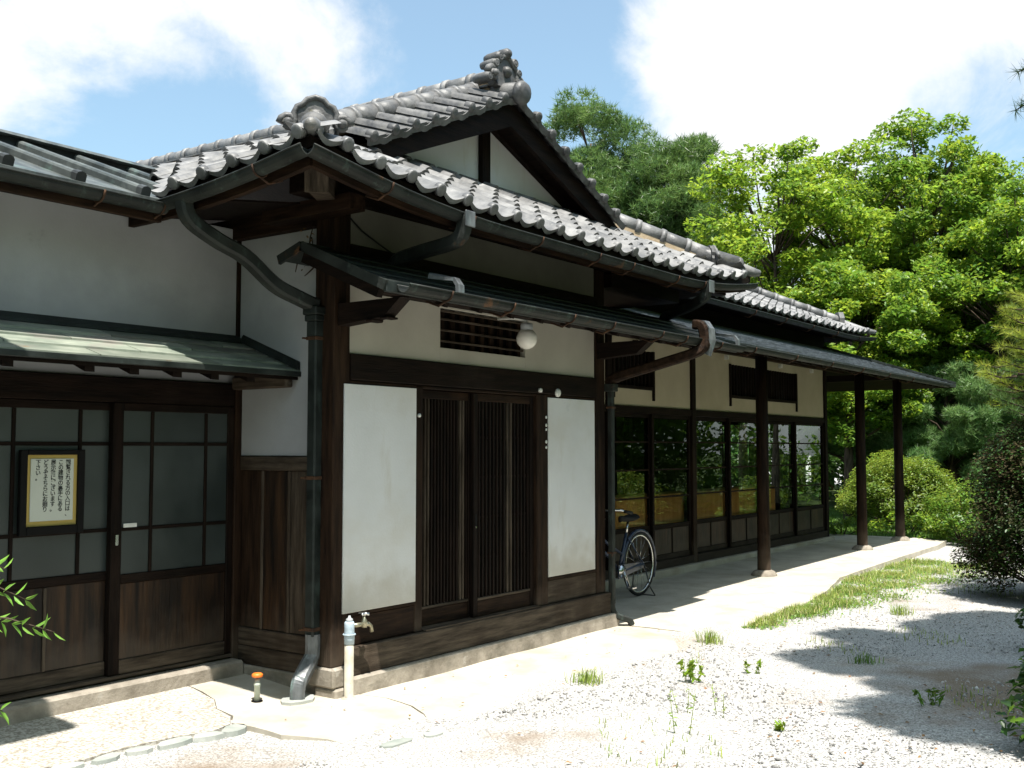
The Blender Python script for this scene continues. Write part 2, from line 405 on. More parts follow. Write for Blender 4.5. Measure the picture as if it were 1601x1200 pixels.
# ------------------------------------------------------------------ mesh helpers
class MB:
    def __init__(self):
        self.v, self.f, self.sm = [], [], []

    def add(self, vs, fs, smooth=False):
        o = len(self.v)
        self.v += [tuple(p) for p in vs]
        self.f += [tuple(i + o for i in f) for f in fs]
        self.sm += [smooth] * len(fs)
        return self

    def box(self, x0, x1, y0, y1, z0, z1, c=0.004):
        c = min(c, (x1 - x0) * .3, (y1 - y0) * .3, (z1 - z0) * .3)
        vs, idx = [], {}
        X, Y, Z = (x0, x1), (y0, y1), (z0, z1)
        for i in (0, 1):
            for j in (0, 1):
                for k in (0, 1):
                    sx, sy, sz = 1 - 2 * i, 1 - 2 * j, 1 - 2 * k
                    p = V3((X[i], Y[j], Z[k]))
                    for a, q in enumerate((V3((0, sy * c, sz * c)), V3((sx * c, 0, sz * c)), V3((sx * c, sy * c, 0)))):
                        idx[i, j, k, a] = len(vs)
                        vs.append(p + q)
        I = idx
        fs = [(I[0, 0, 0, 0], I[0, 0, 1, 0], I[0, 1, 1, 0], I[0, 1, 0, 0]), (I[1, 0, 0, 0], I[1, 1, 0, 0], I[1, 1, 1, 0], I[1, 0, 1, 0]),
              (I[0, 0, 0, 1], I[1, 0, 0, 1], I[1, 0, 1, 1], I[0, 0, 1, 1]), (I[0, 1, 0, 1], I[0, 1, 1, 1], I[1, 1, 1, 1], I[1, 1, 0, 1]),
              (I[0, 0, 0, 2], I[0, 1, 0, 2], I[1, 1, 0, 2], I[1, 0, 0, 2]), (I[0, 0, 1, 2], I[1, 0, 1, 2], I[1, 1, 1, 2], I[0, 1, 1, 2])]
        for i in (0, 1):
            for j in (0, 1):
                fs.append((I[i, j, 0, 0], I[i, j, 1, 0], I[i, j, 1, 1], I[i, j, 0, 1]))
                fs.append((I[i, 0, j, 0], I[i, 1, j, 0], I[i, 1, j, 2], I[i, 0, j, 2]))
                fs.append((I[0, i, j, 1], I[1, i, j, 1], I[1, i, j, 2], I[0, i, j, 2]))
                for k in (0, 1):
                    fs.append((I[i, j, k, 0], I[i, j, k, 1], I[i, j, k, 2]))
        return self.add(vs, fs)

    def hexa(self, bot, top):
        """a solid between two quads given in the same order"""
        vs = list(bot) + list(top)
        n = len(bot)
        fs = [tuple(range(n))[::-1], tuple(range(n, 2 * n))]
        fs += [(i, (i + 1) % n, n + (i + 1) % n, n + i) for i in range(n)]
        return self.add(vs, fs)

    def sweep(self, pts, sec, up=(0, 0, 1), closed=True, cap=True, smooth=False, scales=None):
        pts = [V3(p) for p in pts]
        up = V3(up)
        n = len(sec)
        vs = []
        for i, p in enumerate(pts):
            t = (pts[min(i + 1, len(pts) - 1)] - pts[max(i - 1, 0)]).normalized()
            u = up - t * up.dot(t)
            if u.length < 1e-4:
                u = V3((0, 1, 0)) - t * t.y
            u.normalize()
            s = t.cross(u)
            k = scales[i] if scales else 1.0
            for a, b in sec:
                vs.append(p + s * a * k + u * b * k)
        fs = []
        m = n if closed else n - 1
        for i in range(len(pts) - 1):
            for j in range(m):
                fs.append((i * n + j, i * n + (j + 1) % n, (i + 1) * n + (j + 1) % n, (i + 1) * n + j))
        if cap and closed:
            fs.append(tuple(range(n))[::-1])
            fs.append(tuple((len(pts) - 1) * n + j for j in range(n)))
        return self.add(vs, fs, smooth)

    def tube(self, pts, r, n=8, smooth=True, r1=None):
        sec = [(math.cos(2 * math.pi * k / n), math.sin(2 * math.pi * k / n)) for k in range(n)]
        m = len(pts)
        if isinstance(r, (list, tuple)):
            sc = list(r)
        else:
            e = r if r1 is None else r1
            sc = [r + (e - r) * i / max(1, m - 1) for i in range(m)]
        return self.sweep(pts, sec, (0.03, 0.02, 1), True, True, smooth, sc)

    def bar(self, p, q, w, h, up=(0, 0, 1)):
        return self.sweep([p, q], [(-w / 2, -h / 2), (w / 2, -h / 2), (w / 2, h / 2), (-w / 2, h / 2)], up)

    def lathe(self, o, prof, n=16, axis=(0, 0, 1)):
        o, a = V3(o), V3(axis).normalized()
        u = V3((0, 0, 1)) if abs(a.z) < .9 else V3((1, 0, 0))
        u = (u - a * u.dot(a)).normalized()
        w = a.cross(u)
        vs, fs = [], []
        for r, h in prof:
            for k in range(n):
                g = 2 * math.pi * k / n
                vs.append(o + a * h + (u * math.cos(g) + w * math.sin(g)) * max(r, 1e-4))
        for i in range(len(prof) - 1):
            for k in range(n):
                fs.append((i * n + k, i * n + (k + 1) % n, (i + 1) * n + (k + 1) % n, (i + 1) * n + k))
        fs.append(tuple(range(n))[::-1])
        fs.append(tuple((len(prof) - 1) * n + k for k in range(n)))
        return self.add(vs, fs, True)

    def torus(self, o, R, r, axis, n=32, m=8):
        o, a = V3(o), V3(axis).normalized()
        u = V3((0, 0, 1)) if abs(a.z) < .9 else V3((1, 0, 0))
        u = (u - a * u.dot(a)).normalized()
        w = a.cross(u)
        vs, fs = [], []
        for i in range(n):
            g = 2 * math.pi * i / n
            d = u * math.cos(g) + w * math.sin(g)
            for j in range(m):
                h = 2 * math.pi * j / m
                vs.append(o + d * (R + r * math.cos(h)) + a * r * math.sin(h))
        for i in range(n):
            for j in range(m):
                fs.append((i * m + j, ((i + 1) % n) * m + j, ((i + 1) % n) * m + (j + 1) % m, i * m + (j + 1) % m))
        return self.add(vs, fs, True)

    def mesh(self, name, mat):
        me = bpy.data.meshes.new(name)
        me.from_pydata(self.v, [], self.f)
        me.polygons.foreach_set('use_smooth', self.sm)
        me.materials.append(mat)
        me.update()
        return me

    def build(self, name, mat, parent=None, kind=None):
        return link(name, self.mesh(name, M[mat] if isinstance(mat, str) else mat), parent, kind)


def link(name, me, parent=None, kind=None):
    o = bpy.data.objects.new(name, me)
    COL.objects.link(o)
    if parent is not None:
        o.parent = parent
    if kind:
        o['kind'] = kind
    return o


def thing(name, label, cat, loc=(0, 0, 0), group=None):
    o = bpy.data.objects.new(name, None)
    COL.objects.link(o)
    o.location = loc
    o.empty_display_size = 0.2
    o['label'] = label
    o['category'] = cat
    if group:
        o['group'] = group
    return o


def hold(name, parent):
    """an empty part that carries sub-parts"""
    o = bpy.data.objects.new(name, None)
    COL.objects.link(o)
    o.parent = parent
    return o


def box(name, mat, parent, *a, c=0.004):
    return MB().box(*a, c=c).build(name, mat, parent)


def np_mesh(name, V, F, mat, parent=None, kind=None, smooth=False):
    V = np.asarray(V, dtype=np.float32)
    F = np.asarray(F, dtype=np.int32)
    k = F.shape[1]
    me = bpy.data.meshes.new(name)
    me.vertices.add(len(V))
    me.vertices.foreach_set('co', V.ravel())
    me.loops.add(F.size)
    me.loops.foreach_set('vertex_index', F.ravel())
    me.polygons.add(len(F))
    me.polygons.foreach_set('loop_start', np.arange(0, F.size, k, dtype=np.int32))
    me.polygons.foreach_set('loop_total', np.full(len(F), k, dtype=np.int32))
    if smooth:
        me.polygons.foreach_set('use_smooth', np.ones(len(F), dtype=bool))
    me.update(calc_edges=True)
    me.validate()
    me.materials.append(M[mat])
    return link(name, me, parent, kind)


def rand_unit(n):
    v = RNG.normal(size=(n, 3))
    return v / np.linalg.norm(v, axis=1, keepdims=True)


def leaves(name, C, size, mat, parent, up_bias=0.6, droop=0.0, aspect=0.5, kind=None, out=None):
    """one folded rhombic leaf at every centre"""
    n = len(C)
    nrm = rand_unit(n)
    nrm[:, 2] = np.abs(nrm[:, 2]) + up_bias
    if out is not None:
        nrm += out * 0.6
    nrm /= np.linalg.norm(nrm, axis=1, keepdims=True)
    t = rand_unit(n)
    t[:, 2] -= droop
    t -= nrm * (t * nrm).sum(1, keepdims=True)
    t /= np.linalg.norm(t, axis=1, keepdims=True) + 1e-9
    b = np.cross(nrm, t)
    s = (size * RNG.uniform(.6, 1.25, n))[:, None]
    a = C - t * s * .5
    d = C + t * s * .5
    l = C + b * s * aspect * .5 + nrm * s * .08
    r = C - b * s * aspect * .5 + nrm * s * .08
    V = np.stack([a, l, d, r], 1).reshape(-1, 3)
    i = np.arange(n)[:, None] * 4
    F = np.concatenate([i + np.array([0, 2, 1]), i + np.array([0, 3, 2])], 1).reshape(-1, 3)
    return np_mesh(name, V, F, mat, parent, kind)


# ------------------------------------------------------------------ ground, paths
def g_apron(x, y):
    t = min(1, max(0, (y - 0.1) / 0.7))
    return 0.045 * t * t * (3 - 2 * t) if x < 0.2 else 0.0


def sheet(name, poly, mat, z=None, thick=0.03, parent=None, kind=None, zf=None, sub=1):
    """a slab with an irregular outline"""
    vs = []
    pts = []
    n = len(poly)
    for i in range(n):
        a, b = V3((*poly[i], 0)), V3((*poly[(i + 1) % n], 0))
        k = max(1, int(min((b - a).length, 12) / 0.12 * sub))
        for j in range(k):
            p = a.lerp(b, j / k)
            jit = 0.006 if sub else 0
            pts.append((p.x + random.uniform(-jit, jit), p.y + random.uniform(-jit, jit)))
    import mathutils
    zz = zf or (lambda x, y: z)
    inside = []
    xs = [p[0] for p in pts]; ys = [p[1] for p in pts]
    g = mathutils.geometry
    st = 0.16
    def ins(x, y):
        c = False
        j = len(pts) - 1
        for i in range(len(pts)):
            (xi, yi), (xj, yj) = pts[i], pts[j]
            if (yi > y) != (yj > y) and x < (xj - xi) * (y - yi) / (yj - yi) + xi:
                c = not c
            j = i
        return c
    if zf:
        x = min(xs) + st / 2
        while x < max(xs):
            y = min(ys) + st / 2
            while y < max(ys):
                if ins(x, y) and min((x - a) ** 2 + (y - b) ** 2 for a, b in pts) > 0.006:
                    inside.append((x, y))
                y += st
            x += st
    allp = [V3(p) for p in pts] + [V3(p) for p in inside]
    edges = [(i, (i + 1) % len(pts)) for i in range(len(pts))]
    ov, oe, of, _, _, _ = g.delaunay_2d_cdt(allp, edges, [], 1, 1e-5)
    m = MB()
    top = [(p.x, p.y, zz(p.x, p.y)) for p in ov]
    m.add(top, [tuple(f) for f in of])
    ring = [(p[0], p[1], zz(*p)) for p in pts]
    low = [(p[0], p[1], zz(*p) - thick) for p in pts]
    k = len(ring)
    m.add(ring + low, [(i, k + i, k + (i + 1) % k, (i + 1) % k) for i in range(k)])
    return m.build(name, mat, parent, kind)


import mathutils.geometry
# trodden brown earth showing through the gravel under the shade tree
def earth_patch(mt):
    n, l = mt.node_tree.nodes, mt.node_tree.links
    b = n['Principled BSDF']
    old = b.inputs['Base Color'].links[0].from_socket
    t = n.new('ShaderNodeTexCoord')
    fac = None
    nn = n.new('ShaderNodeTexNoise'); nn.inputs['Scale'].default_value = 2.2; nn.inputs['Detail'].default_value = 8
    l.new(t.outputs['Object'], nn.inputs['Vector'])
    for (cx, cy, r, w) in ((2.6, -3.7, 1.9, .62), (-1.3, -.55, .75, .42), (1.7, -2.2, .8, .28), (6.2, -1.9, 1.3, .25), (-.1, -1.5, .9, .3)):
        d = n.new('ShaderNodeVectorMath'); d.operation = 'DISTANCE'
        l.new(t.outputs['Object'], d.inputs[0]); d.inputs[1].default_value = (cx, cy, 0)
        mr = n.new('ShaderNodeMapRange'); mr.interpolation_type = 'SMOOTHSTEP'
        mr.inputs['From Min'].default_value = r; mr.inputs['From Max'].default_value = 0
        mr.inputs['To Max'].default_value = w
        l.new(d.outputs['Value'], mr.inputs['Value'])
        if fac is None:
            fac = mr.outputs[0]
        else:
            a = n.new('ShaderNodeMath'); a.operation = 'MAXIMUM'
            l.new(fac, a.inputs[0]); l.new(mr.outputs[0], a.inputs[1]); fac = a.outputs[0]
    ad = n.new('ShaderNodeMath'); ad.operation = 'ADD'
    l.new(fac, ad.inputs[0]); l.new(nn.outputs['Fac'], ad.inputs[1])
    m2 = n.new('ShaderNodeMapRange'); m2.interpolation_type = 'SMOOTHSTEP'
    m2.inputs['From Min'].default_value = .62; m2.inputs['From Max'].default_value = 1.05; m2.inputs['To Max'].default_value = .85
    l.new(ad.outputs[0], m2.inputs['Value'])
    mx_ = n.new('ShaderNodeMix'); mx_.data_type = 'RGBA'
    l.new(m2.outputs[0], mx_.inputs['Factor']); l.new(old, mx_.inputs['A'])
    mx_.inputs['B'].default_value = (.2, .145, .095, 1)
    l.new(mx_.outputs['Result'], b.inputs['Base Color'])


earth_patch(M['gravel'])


# one ground sheet to the horizon, finely divided near the camera for a gently uneven yard
def ground_sheet():
    def axis(lo, hi, a, b, st):
        g = list(np.arange(a, b + 1e-6, st))
        return np.array([lo, lo / 3, a - 12, a - 4] + g + [b + 4, b + 12, hi / 3, hi])
    xs = axis(-250, 250, -6, 16, 0.25)
    ys = axis(-250, 250, -8, 4, 0.25)
    X, Y = np.meshgrid(xs, ys, indexing='ij')
    Z = -0.022 + 0.009 * np.sin(X * 1.3 + Y * .7) * np.cos(Y * 1.9 - X * .4) + 0.008 * np.sin(X * 3.1) * np.sin(Y * 2.7 + 1)
    Z = np.where((Y > 0.3), -0.04, Z)
    V = np.stack([X, Y, Z], -1).reshape(-1, 3)
    ny = len(ys)
    F = [(i * ny + j, (i + 1) * ny + j, (i + 1) * ny + j + 1, i * ny + j + 1) for i in range(len(xs) - 1) for j in range(ny - 1)]
    return np_mesh('ground', V, F, 'gravel', None, 'structure', True)


ground_sheet()
apron_z = lambda x, y: g_apron(x, y) - .004 - max(0, -.5 - y) * .06
front_z = lambda x, y: -.008 - max(0, -.62 - y) * .07 + .004 * math.sin(x * 5)
crackA = [(-0.47, 0.86), (-0.52, 0.62), (-0.56, 0.45), (-0.66, 0.30), (-0.70, 0.12), (-0.80, 0.0)]
A = [(-2.7, 0.93), (-2.7, 0.10), (-2.2, 0.06), (-1.9, 0.07), (-1.69, 0.03), (-1.48, 0.05), (-1.17, 0.02), (-0.96, -0.05), (-0.82, -0.01)]
sheet('pebble_apron', A + [(p[0] - 0.004, p[1]) for p in crackA[::-1][1:]] + [(-0.48, 0.93)], 'washed', zf=apron_z, thick=0.06, kind='structure')
B = [(-0.43, 0.93), (-0.46, 0.86)] + [(p[0] + 0.006, p[1]) for p in crackA[1:]] + \
    [(-0.78, -0.16), (-0.80, -0.42), (-0.70, -0.66), (-0.66, -1.0), (-0.36, -1.12), (-0.1, -0.86), (0.02, -0.72), (0.1, -0.55), (0.16, -0.3), (0.12, -0.05), (0.0, 0.03), (0.0, 0.93)]
sheet('corner_apron', B, 'concrete', zf=apron_z, thick=0.06, kind='structure')
Cc = [(0.012, 0.02), (0.13, -0.05), (0.172, -0.3), (0.112, -0.555), (0.03, -0.725), (-0.09, -0.87), (-0.05, -1.2), (0.3, -1.25), (0.7, -1.25), (1.31, -1.22), (1.9, -1.2), (2.59, -1.2), (3.2, -1.2), (3.425, -1.15), (3.425, 0.2), (0.3, 0.2)]
sheet('entrance_apron', Cc, 'concrete', zf=front_z, thick=0.05, kind='structure', sub=1)
D = [(3.43, 1.12), (3.43, -1.15), (3.9, -1.15), (4.7, -1.05), (5.6, -0.96), (6.53, -0.86), (7.63, -0.62), (9.2, -0.58), (11.0, -0.56), (12.4, -0.52), (13.35, -0.42), (13.62, 0.1), (13.6, 1.2), (13.5, 2.2), (12.42, 2.2), (12.42, 1.12)]
sheet('terrace', D, 'terrace', zf=lambda x, y: -.004 + 0.054 * min(1, max(0, (x - 3.4) / 7)) - max(0, -.62 - y) * .07 * max(0, 1 - max(0, x - 3.4) / 3.5), thick=0.13, kind='structure', sub=1)
LW = [(13.66, 0.0), (13.66, 1.2), (13.56, 2.25), (13.56, 12), (40, 12), (40, -1.0), (20, -0.8), (15.4, -0.55)]
sheet('lawn', LW, 'lawn', z=0.0, thick=0.06, kind='structure', sub=0)

# flat edging stones along the pebble apron
edging = thing('edging_stones', 'flat grey-green stones set along the edge of the pebble washed apron', 'edging', (-1.2, 0.0, 0))
for (x, y, a, b, r) in [(-0.86, -0.10, .11, .07, .3), (-1.03, -0.09, .10, .06, -.2), (-1.22, -0.05, .12, .06, .1), (-1.42, -0.03, .1, .05, -.1),
                        (-1.6, -0.02, .09, .05, .2), (-1.8, 0.0, .1, .055, 0), (-0.55, -1.02, .12, .05, -.1), (-0.28, -1.06, .1, .05, .2)]:
    m = MB()
    n = 9
    ring, ring2 = [], []
    for k in range(n):
        g = 2 * math.pi * k / n
        q = random.uniform(.82, 1.1)
        px, py = a * q * math.cos(g), b * q * math.sin(g)
        X, Y = px * math.cos(r) - py * math.sin(r), px * math.sin(r) + py * math.cos(r)
        ring.append((x + X + 1.2, y + Y, -0.05)); ring2.append((x + X * .93 + 1.2, y + Y * .93, -0.004))
    m.hexa(ring, ring2)
    m.build('stone', 'slab_stone', edging)

# ------------------------------------------------------------------ the house
H = thing('wooden_house', 'old Japanese wooden house with white plaster walls and grey tile roofs', 'house', (0, 0, 0))


def post(x0, x1, y0, y1, z0, z1, mat='wood_v', name='post'):
    return box(name, mat, H, x0, x1, y0, y1, z0, z1, c=0.006)


def beam(x0, x1, y0, y1, z0, z1, mat='wood_x', name='beam'):
    return box(name, mat, H, x0, x1, y0, y1, z0, z1, c=0.006)


def wallp(x0, x1, y0, y1, z0, z1, mat='plaster', name='plaster_panel'):
    return box(name, mat, H, x0, x1, y0, y1, z0, z1, c=0.002)


# --- entrance block, front face y = 0
box('foundation_stone', 'stone', H, 0.08, 3.40, -0.10, 0.06, -0.06, 0.105, c=0.012)
box('foundation_stone', 'stone', H, -0.05, 0.075, -0.075, 0.12, -0.06, 0.05, c=0.012)
box('post_base_stone', 'stone', H, -0.06, 0.10, -0.06, 0.17, 0.052, 0.175, c=0.012)
box('sill_board', 'weather_x', H, 0.105, 3.33, -0.062, 0.05, 0.107, 0.285, c=0.006)
post(-0.045, 0.10, -0.022, 0.155, 0.177, 3.12, 'brown_v', 'corner_post')
post(3.13, 3.285, -0.025, 0.13, 0.287, 3.12, 'brown_v', 'corner_post')
post(0.745, 0.825, -0.022, 0.09, 0.287, 1.985, 'brown_v')
post(2.215, 2.375, -0.03, 0.10, 0.287, 1.985, 'brown_v')
beam(0.102, 3.128, -0.035, 0.10, 1.99, 2.16, 'wood_x', 'lintel_beam')
beam(0.102, 3.128, -0.022, 0.05, 1.965, 1.987, 'brown_x', 'lintel_rail')
wallp(0.045, 0.742, -0.032, 0.06, 0.50, 1.962)
wallp(2.378, 3.10, -0.032, 0.06, 0.505, 1.962)
for (a, b) in ((0.102, 0.742), (2.378, 3.128)):
    box('base_panel', 'weather_x' if a > 1 else 'brown_x', H, a, b, -0.02, 0.05, 0.290, 0.475, c=0.004)
    box('base_rail', 'brown_x', H, a, b, -0.03, 0.05, 0.478, 0.498, c=0.003)
# wall above the lintel with the barred vent
wallp(0.102, 1.02, -0.012, 0.06, 2.163, 2.778, 'plaster_warm')
wallp(2.08, 3.128, -0.012, 0.06, 2.163, 2.778, 'plaster_warm')
wallp(1.02, 2.08, -0.012, 0.06, 2.163, 2.27, 'plaster_warm')
wallp(1.02, 2.08, -0.012, 0.06, 2.56, 2.778, 'plaster_warm')
vent = box('vent_opening', 'black', H, 1.0, 2.1, 0.08, 0.1, 2.25, 2.58)
for i in range(9):
    x = 1.075 + i * 0.119
    box('vent_slat', 'brown_v', vent, x, x + 0.045, 0.03, 0.055, 2.272, 2.558, c=0.003)
for z in (2.315, 2.395, 2.475, 2.535):
    box('vent_tie', 'weather_x', vent, 1.022, 2.078, 0.005, 0.025, z, z + 0.014, c=0.002)
beam(0.102, 3.128, -0.03, 0.08, 2.78, 2.875, 'wood_x', 'canopy_ledger')
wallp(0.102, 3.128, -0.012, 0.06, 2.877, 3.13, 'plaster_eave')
beam(-0.34, 3.45, -0.05, 0.09, 3.132, 3.25, 'wood_x', 'eave_beam')
beam(0.155, 0.5, 0.02, 0.1, 2.3, 2.3001) if False else None

# lattice doors
def lattice_door(x0, x1, y, handle_x):
    d = hold('lattice_door', H)
    zb, zt = 0.30, 1.962
    f = hold('door_frame', d)
    box('stile', 'wood_v', f, x0, x0 + 0.05, y, y + 0.035, zb, zt)
    box('stile', 'wood_v', f, x1 - 0.05, x1, y, y + 0.035, zb, zt)
    box('rail', 'brown_x', f, x0 + 0.051, x1 - 0.051, y + 0.001, y + 0.034, zt - 0.06, zt)
    box('bottom_board', 'brown_x', f, x0 + 0.051, x1 - 0.051, y + 0.004, y + 0.032, zb, 0.415)
    box('bottom_rail', 'weather_x', f, x0 + 0.051, x1 - 0.051, y - 0.002, y + 0.03, 0.417, 0.437)
    a, b = x0 + 0.051, x1 - 0.051
    n = 15
    st = (b - a) / n
    for i in range(n):
        xc = a + st * (i + 0.5)
        w = 0.0085
        mm = ('weather_v' if (i * 7 + int(x0 * 10)) % 11 in (0, 4) else 'wood_v')
        box('lattice_slat', mm, d, xc - w, xc + w, y + 0.004, y + 0.022, 0.439, zt - 0.061, c=0.002)
    for z in (0.72, 1.02, 1.32, 1.62):
        box('tie_bar', 'wood_x', d, a, b, y + 0.0235, y + 0.034, z, z + 0.018, c=0.002)
    box('backing_glass', 'dark_glass', d, a, b, y + 0.04, y + 0.046, 0.40, zt - 0.05)
    box('finger_pull', 'black_paint', d, handle_x - 0.011, handle_x + 0.011, y - 0.003, y - 0.0002, 0.97, 1.06)
    box('latch', 'chrome', d, handle_x - 0.006, handle_x + 0.006, y - 0.006, y - 0.0032, 0.955, 0.968)


lattice_door(0.828, 1.475, 0.045, 1.452)
lattice_door(1.43, 2.212, 0.0, 1.455)
box('door_track', 'weather_x', H, 0.83, 2.21, -0.055, 0.10, 0.287, 0.298)
# small enamel plates and bells
for (x, z, r) in ((2.265, 1.80, .012), (2.265, 1.735, .013), (2.265, 1.70, .011), (2.265, 1.60, .014), (2.265, 1.555, .012)):
    MB().lathe((x + .08, -0.031, z), [(r, 0), (r, .004), (r * .7, .005)], 8, (0, -1, 0)).build('door_plate', 'plate_white', H)
MB().lathe((2.50, -0.036, 2.005), [(.034, 0), (.036, .012), (.028, .022), (.008, .028)], 16, (0, -1, 0)).build('door_bell', 'plate_white', H)
MB().lathe((2.24, -0.036, 2.015), [(.018, 0), (.018, .02), (.01, .026)], 12, (0, -1, 0)).build('door_bell', 'plate_white', H)
MB().lathe((0.745 + .03, -0.023, 1.775), [(.013, 0), (.013, .012), (.006, .018)], 10, (0, -1, 0)).build('bell_push', 'plate_white', H)

# --- return wall x = 0 (faces -X) from the corner post to the recessed wing
box('foundation_stone', 'stone', H, -0.03, 0.05, 0.125, 0.93, -0.03, 0.10, c=0.01)
for (z0, z1) in ((0.102, 0.222), (0.226, 0.342)):
    box('base_board', 'weather_y', H, -0.012, 0.03, 0.158, 0.90, z0, z1, c=0.005)
yy = [0.158, 0.42, 0.68, 0.90]
for i in range(3):
    box('wall_plank', ('weather_v', 'panel_wood', 'brown_v')[i], H, 0.004, 0.03, yy[i] + .002, yy[i + 1] - .002, 0.345, 1.398, c=0.003)
for y in (0.42, 0.68):
    box('plank_batten', 'weather_v', H, -0.008, 0.003, y - .012, y + .012, 0.345, 1.398, c=0.003)
box('wall_cap', 'weather_y', H, -0.018, 0.03, 0.158, 0.90, 1.40, 1.495, c=0.006)
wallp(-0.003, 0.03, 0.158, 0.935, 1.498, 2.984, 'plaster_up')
post(-0.055, 0.03, 0.903, 0.965, 0.10, 1.99, 'brown_v')
post(-0.028, 0.03, 0.937, 0.962, 1.993, 2.984, 'brown_v', 'corner_batten')
box('eave_beam', 'brown_y', H, -0.07, 0.08, 0.157, 2.2, 2.985, 3.13)
MB().hexa([(-.86, .14, 3.0), (-.07, .14, 3.12), (-.07, .96, 3.12), (-.86, .96, 3.0)], [(-.86, .14, 3.012), (-.07, .14, 3.132), (-.07, .96, 3.132), (-.86, .96, 3.012)]).build('eave_boards', 'wood_x', H)

# --- left wing, face y = .95
LY = 0.95
box('foundation_stone', 'stone', H, -3.2, -0.035, 0.80, 1.0, -0.04, 0.135, c=0.015)
box('lintel_beam', 'wood_x', H, -3.2, -0.058, 0.92, 1.06, 1.832, 1.985)
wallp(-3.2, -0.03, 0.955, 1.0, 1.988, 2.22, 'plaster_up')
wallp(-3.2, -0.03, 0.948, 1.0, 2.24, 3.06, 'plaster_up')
box('eave_fascia', 'brown_x', H, -3.2, -0.95, 0.52, 0.56, 2.90, 2.985, c=0.004)
MB().add([(-3.2, .56, 2.93), (-.9, .56, 2.93), (-.9, .96, 3.08), (-3.2, .96, 3.08)], [(0, 1, 2, 3)]).build('eave_soffit', 'wood_x', H)
box('door_sill', 'weather_x', H, -3.2, -0.058, 0.90, 1.04, 0.147, 0.168)
box('end_beam', 'weather_y', H, -0.10, -0.033, 0.36, 0.90, 1.945, 2.03, c=0.01)


def glazed_door(x0, x1, y, muntins, rails, zb, zt, panel_z, brace=False, st_l=.05, st_r=.05):
    d = hold('glass_door', H)
    box('stile', 'wood_v', d, x0, x0 + st_l, y, y + 0.034, zb, zt)
    box('stile', 'wood_v', d, x1 - st_r, x1, y, y + 0.034, zb, zt)
    a, b = x0 + st_l + .001, x1 - st_r - .001
    box('rail', 'wood_x', d, a, b, y + .001, y + .033, zt - .05, zt)
    box('rail', 'wood_x', d, a, b, y + .001, y + .033, panel_z - .02, panel_z + .035)
    box('rail', 'weather_x', d, a, b, y + .001, y + .033, zb, zb + .085)
    box('lower_panel', 'panel_wood', d, a, b, y + .012, y + .024, zb + .086, panel_z - .021)
    mx_ = [a] + muntins + [b]
    mz = [panel_z + .036] + rails + [zt - .051]
    for m_ in muntins:
        box('muntin', 'wood_v', d, m_ - .011, m_ + .011, y + .003, y + .028, mz[0], mz[-1], c=.002)
    for r_ in rails:
        for i in range(len(mx_) - 1):
            box('muntin', 'wood_x', d, mx_[i] + (.0115 if i else 0), mx_[i + 1] - (.0115 if i < len(mx_) - 2 else 0), y + .004, y + .027, r_ - .011, r_ + .011, c=.002)
    for i in range(len(mx_) - 1):
        for j in range(len(mz) - 1):
            box('glass_pane', 'frost', d, mx_[i] - .006, mx_[i + 1] + .006, y + .013 + .0006 * ((i + j) % 2), y + .017 + .0006 * ((i + j) % 2), mz[j] - .006, mz[j + 1] + .006, c=.001)
    return d


dr = glazed_door(-0.985, -0.058, 0.915, [-0.70, -0.285], [1.05, 1.575], 0.172, 1.83, 0.74, st_l=.075)
box('finger_pull', 'chrome', dr, -0.955, -0.935, 0.911, 0.9145, 0.955, 1.02)
box('label_plate', 'plate_white', dr, -0.895, -0.80, 0.920, 0.9275, 1.045, 1.085)
dl = glazed_door(-1.94, -0.93, 0.955, [-1.59, -1.175], [1.05, 1.575], 0.172, 1.83, 0.765)
box('panel_batten', 'weather_v', dl, -1.385, -1.365, 0.957, 0.965, 0.26, 0.74)
glazed_door(-2.93, -1.92, 0.915, [-2.6, -2.2], [1.05, 1.575], 0.172, 1.83, 0.765)
box('dark_room', 'interior', H, -3.2, 0.0, 1.3, 1.34, 0.1, 3.0)
box('inner_ceiling', 'interior', H, -3.2, 3.3, 1.06, 4.0, 2.6, 2.66)
box('rear_wall', 'interior', H, -3.3, 3.4, 4.0, 4.06, 0, 3.1)
box('inner_partition', 'interior', H, 3.29, 3.35, 0.14, 4.0, 0.1, 2.6)

# --- left hisashi: four courses of pale copper sheet
hl = hold('side_canopy', H)
hz = lambda y: 2.045 + (y - 0.33) / 0.62 * 0.235
ny = 4
for k in range(ny):
    ya, yb = 0.33 + k * 0.145, 0.33 + (k + 1) * 0.145 + 0.015
    xs = [-3.1 + 0.35 * (k % 2)]
    while xs[-1] < -0.004:
        xs.append(min(-0.003, xs[-1] + 0.82))
    xs = [-3.3] + xs
    for i in range(len(xs) - 1):
        if xs[i + 1] - xs[i] < 0.02:
            continue
        x0, x1 = xs[i] + .004, xs[i + 1] - .004
        lift = 0.014
        MB().hexa([(x0, ya, hz(ya) - .004), (x1, ya, hz(ya) - .004), (x1, yb, hz(yb) - .006), (x0, yb, hz(yb) - .006)],
                  [(x0, ya, hz(ya) + lift), (x1, ya, hz(ya) + lift), (x1, yb, hz(yb) + .001), (x0, yb, hz(yb) + .001)]).build('copper_sheet', 'pale_copper', hl)
MB().hexa([(-3.3, .35, 1.995), (-.005, .35, 1.995), (-.005, .95, 2.22), (-3.3, .95, 2.22)], [(-3.3, .35, 2.03), (-.005, .35, 2.03), (-.005, .95, 2.262), (-3.3, .95, 2.262)]).build('canopy_deck', 'wood_x', hl)
box('drip_edge', 'copper', hl, -3.3, -.004, 0.318, 0.345, 2.016, 2.050, c=.003)
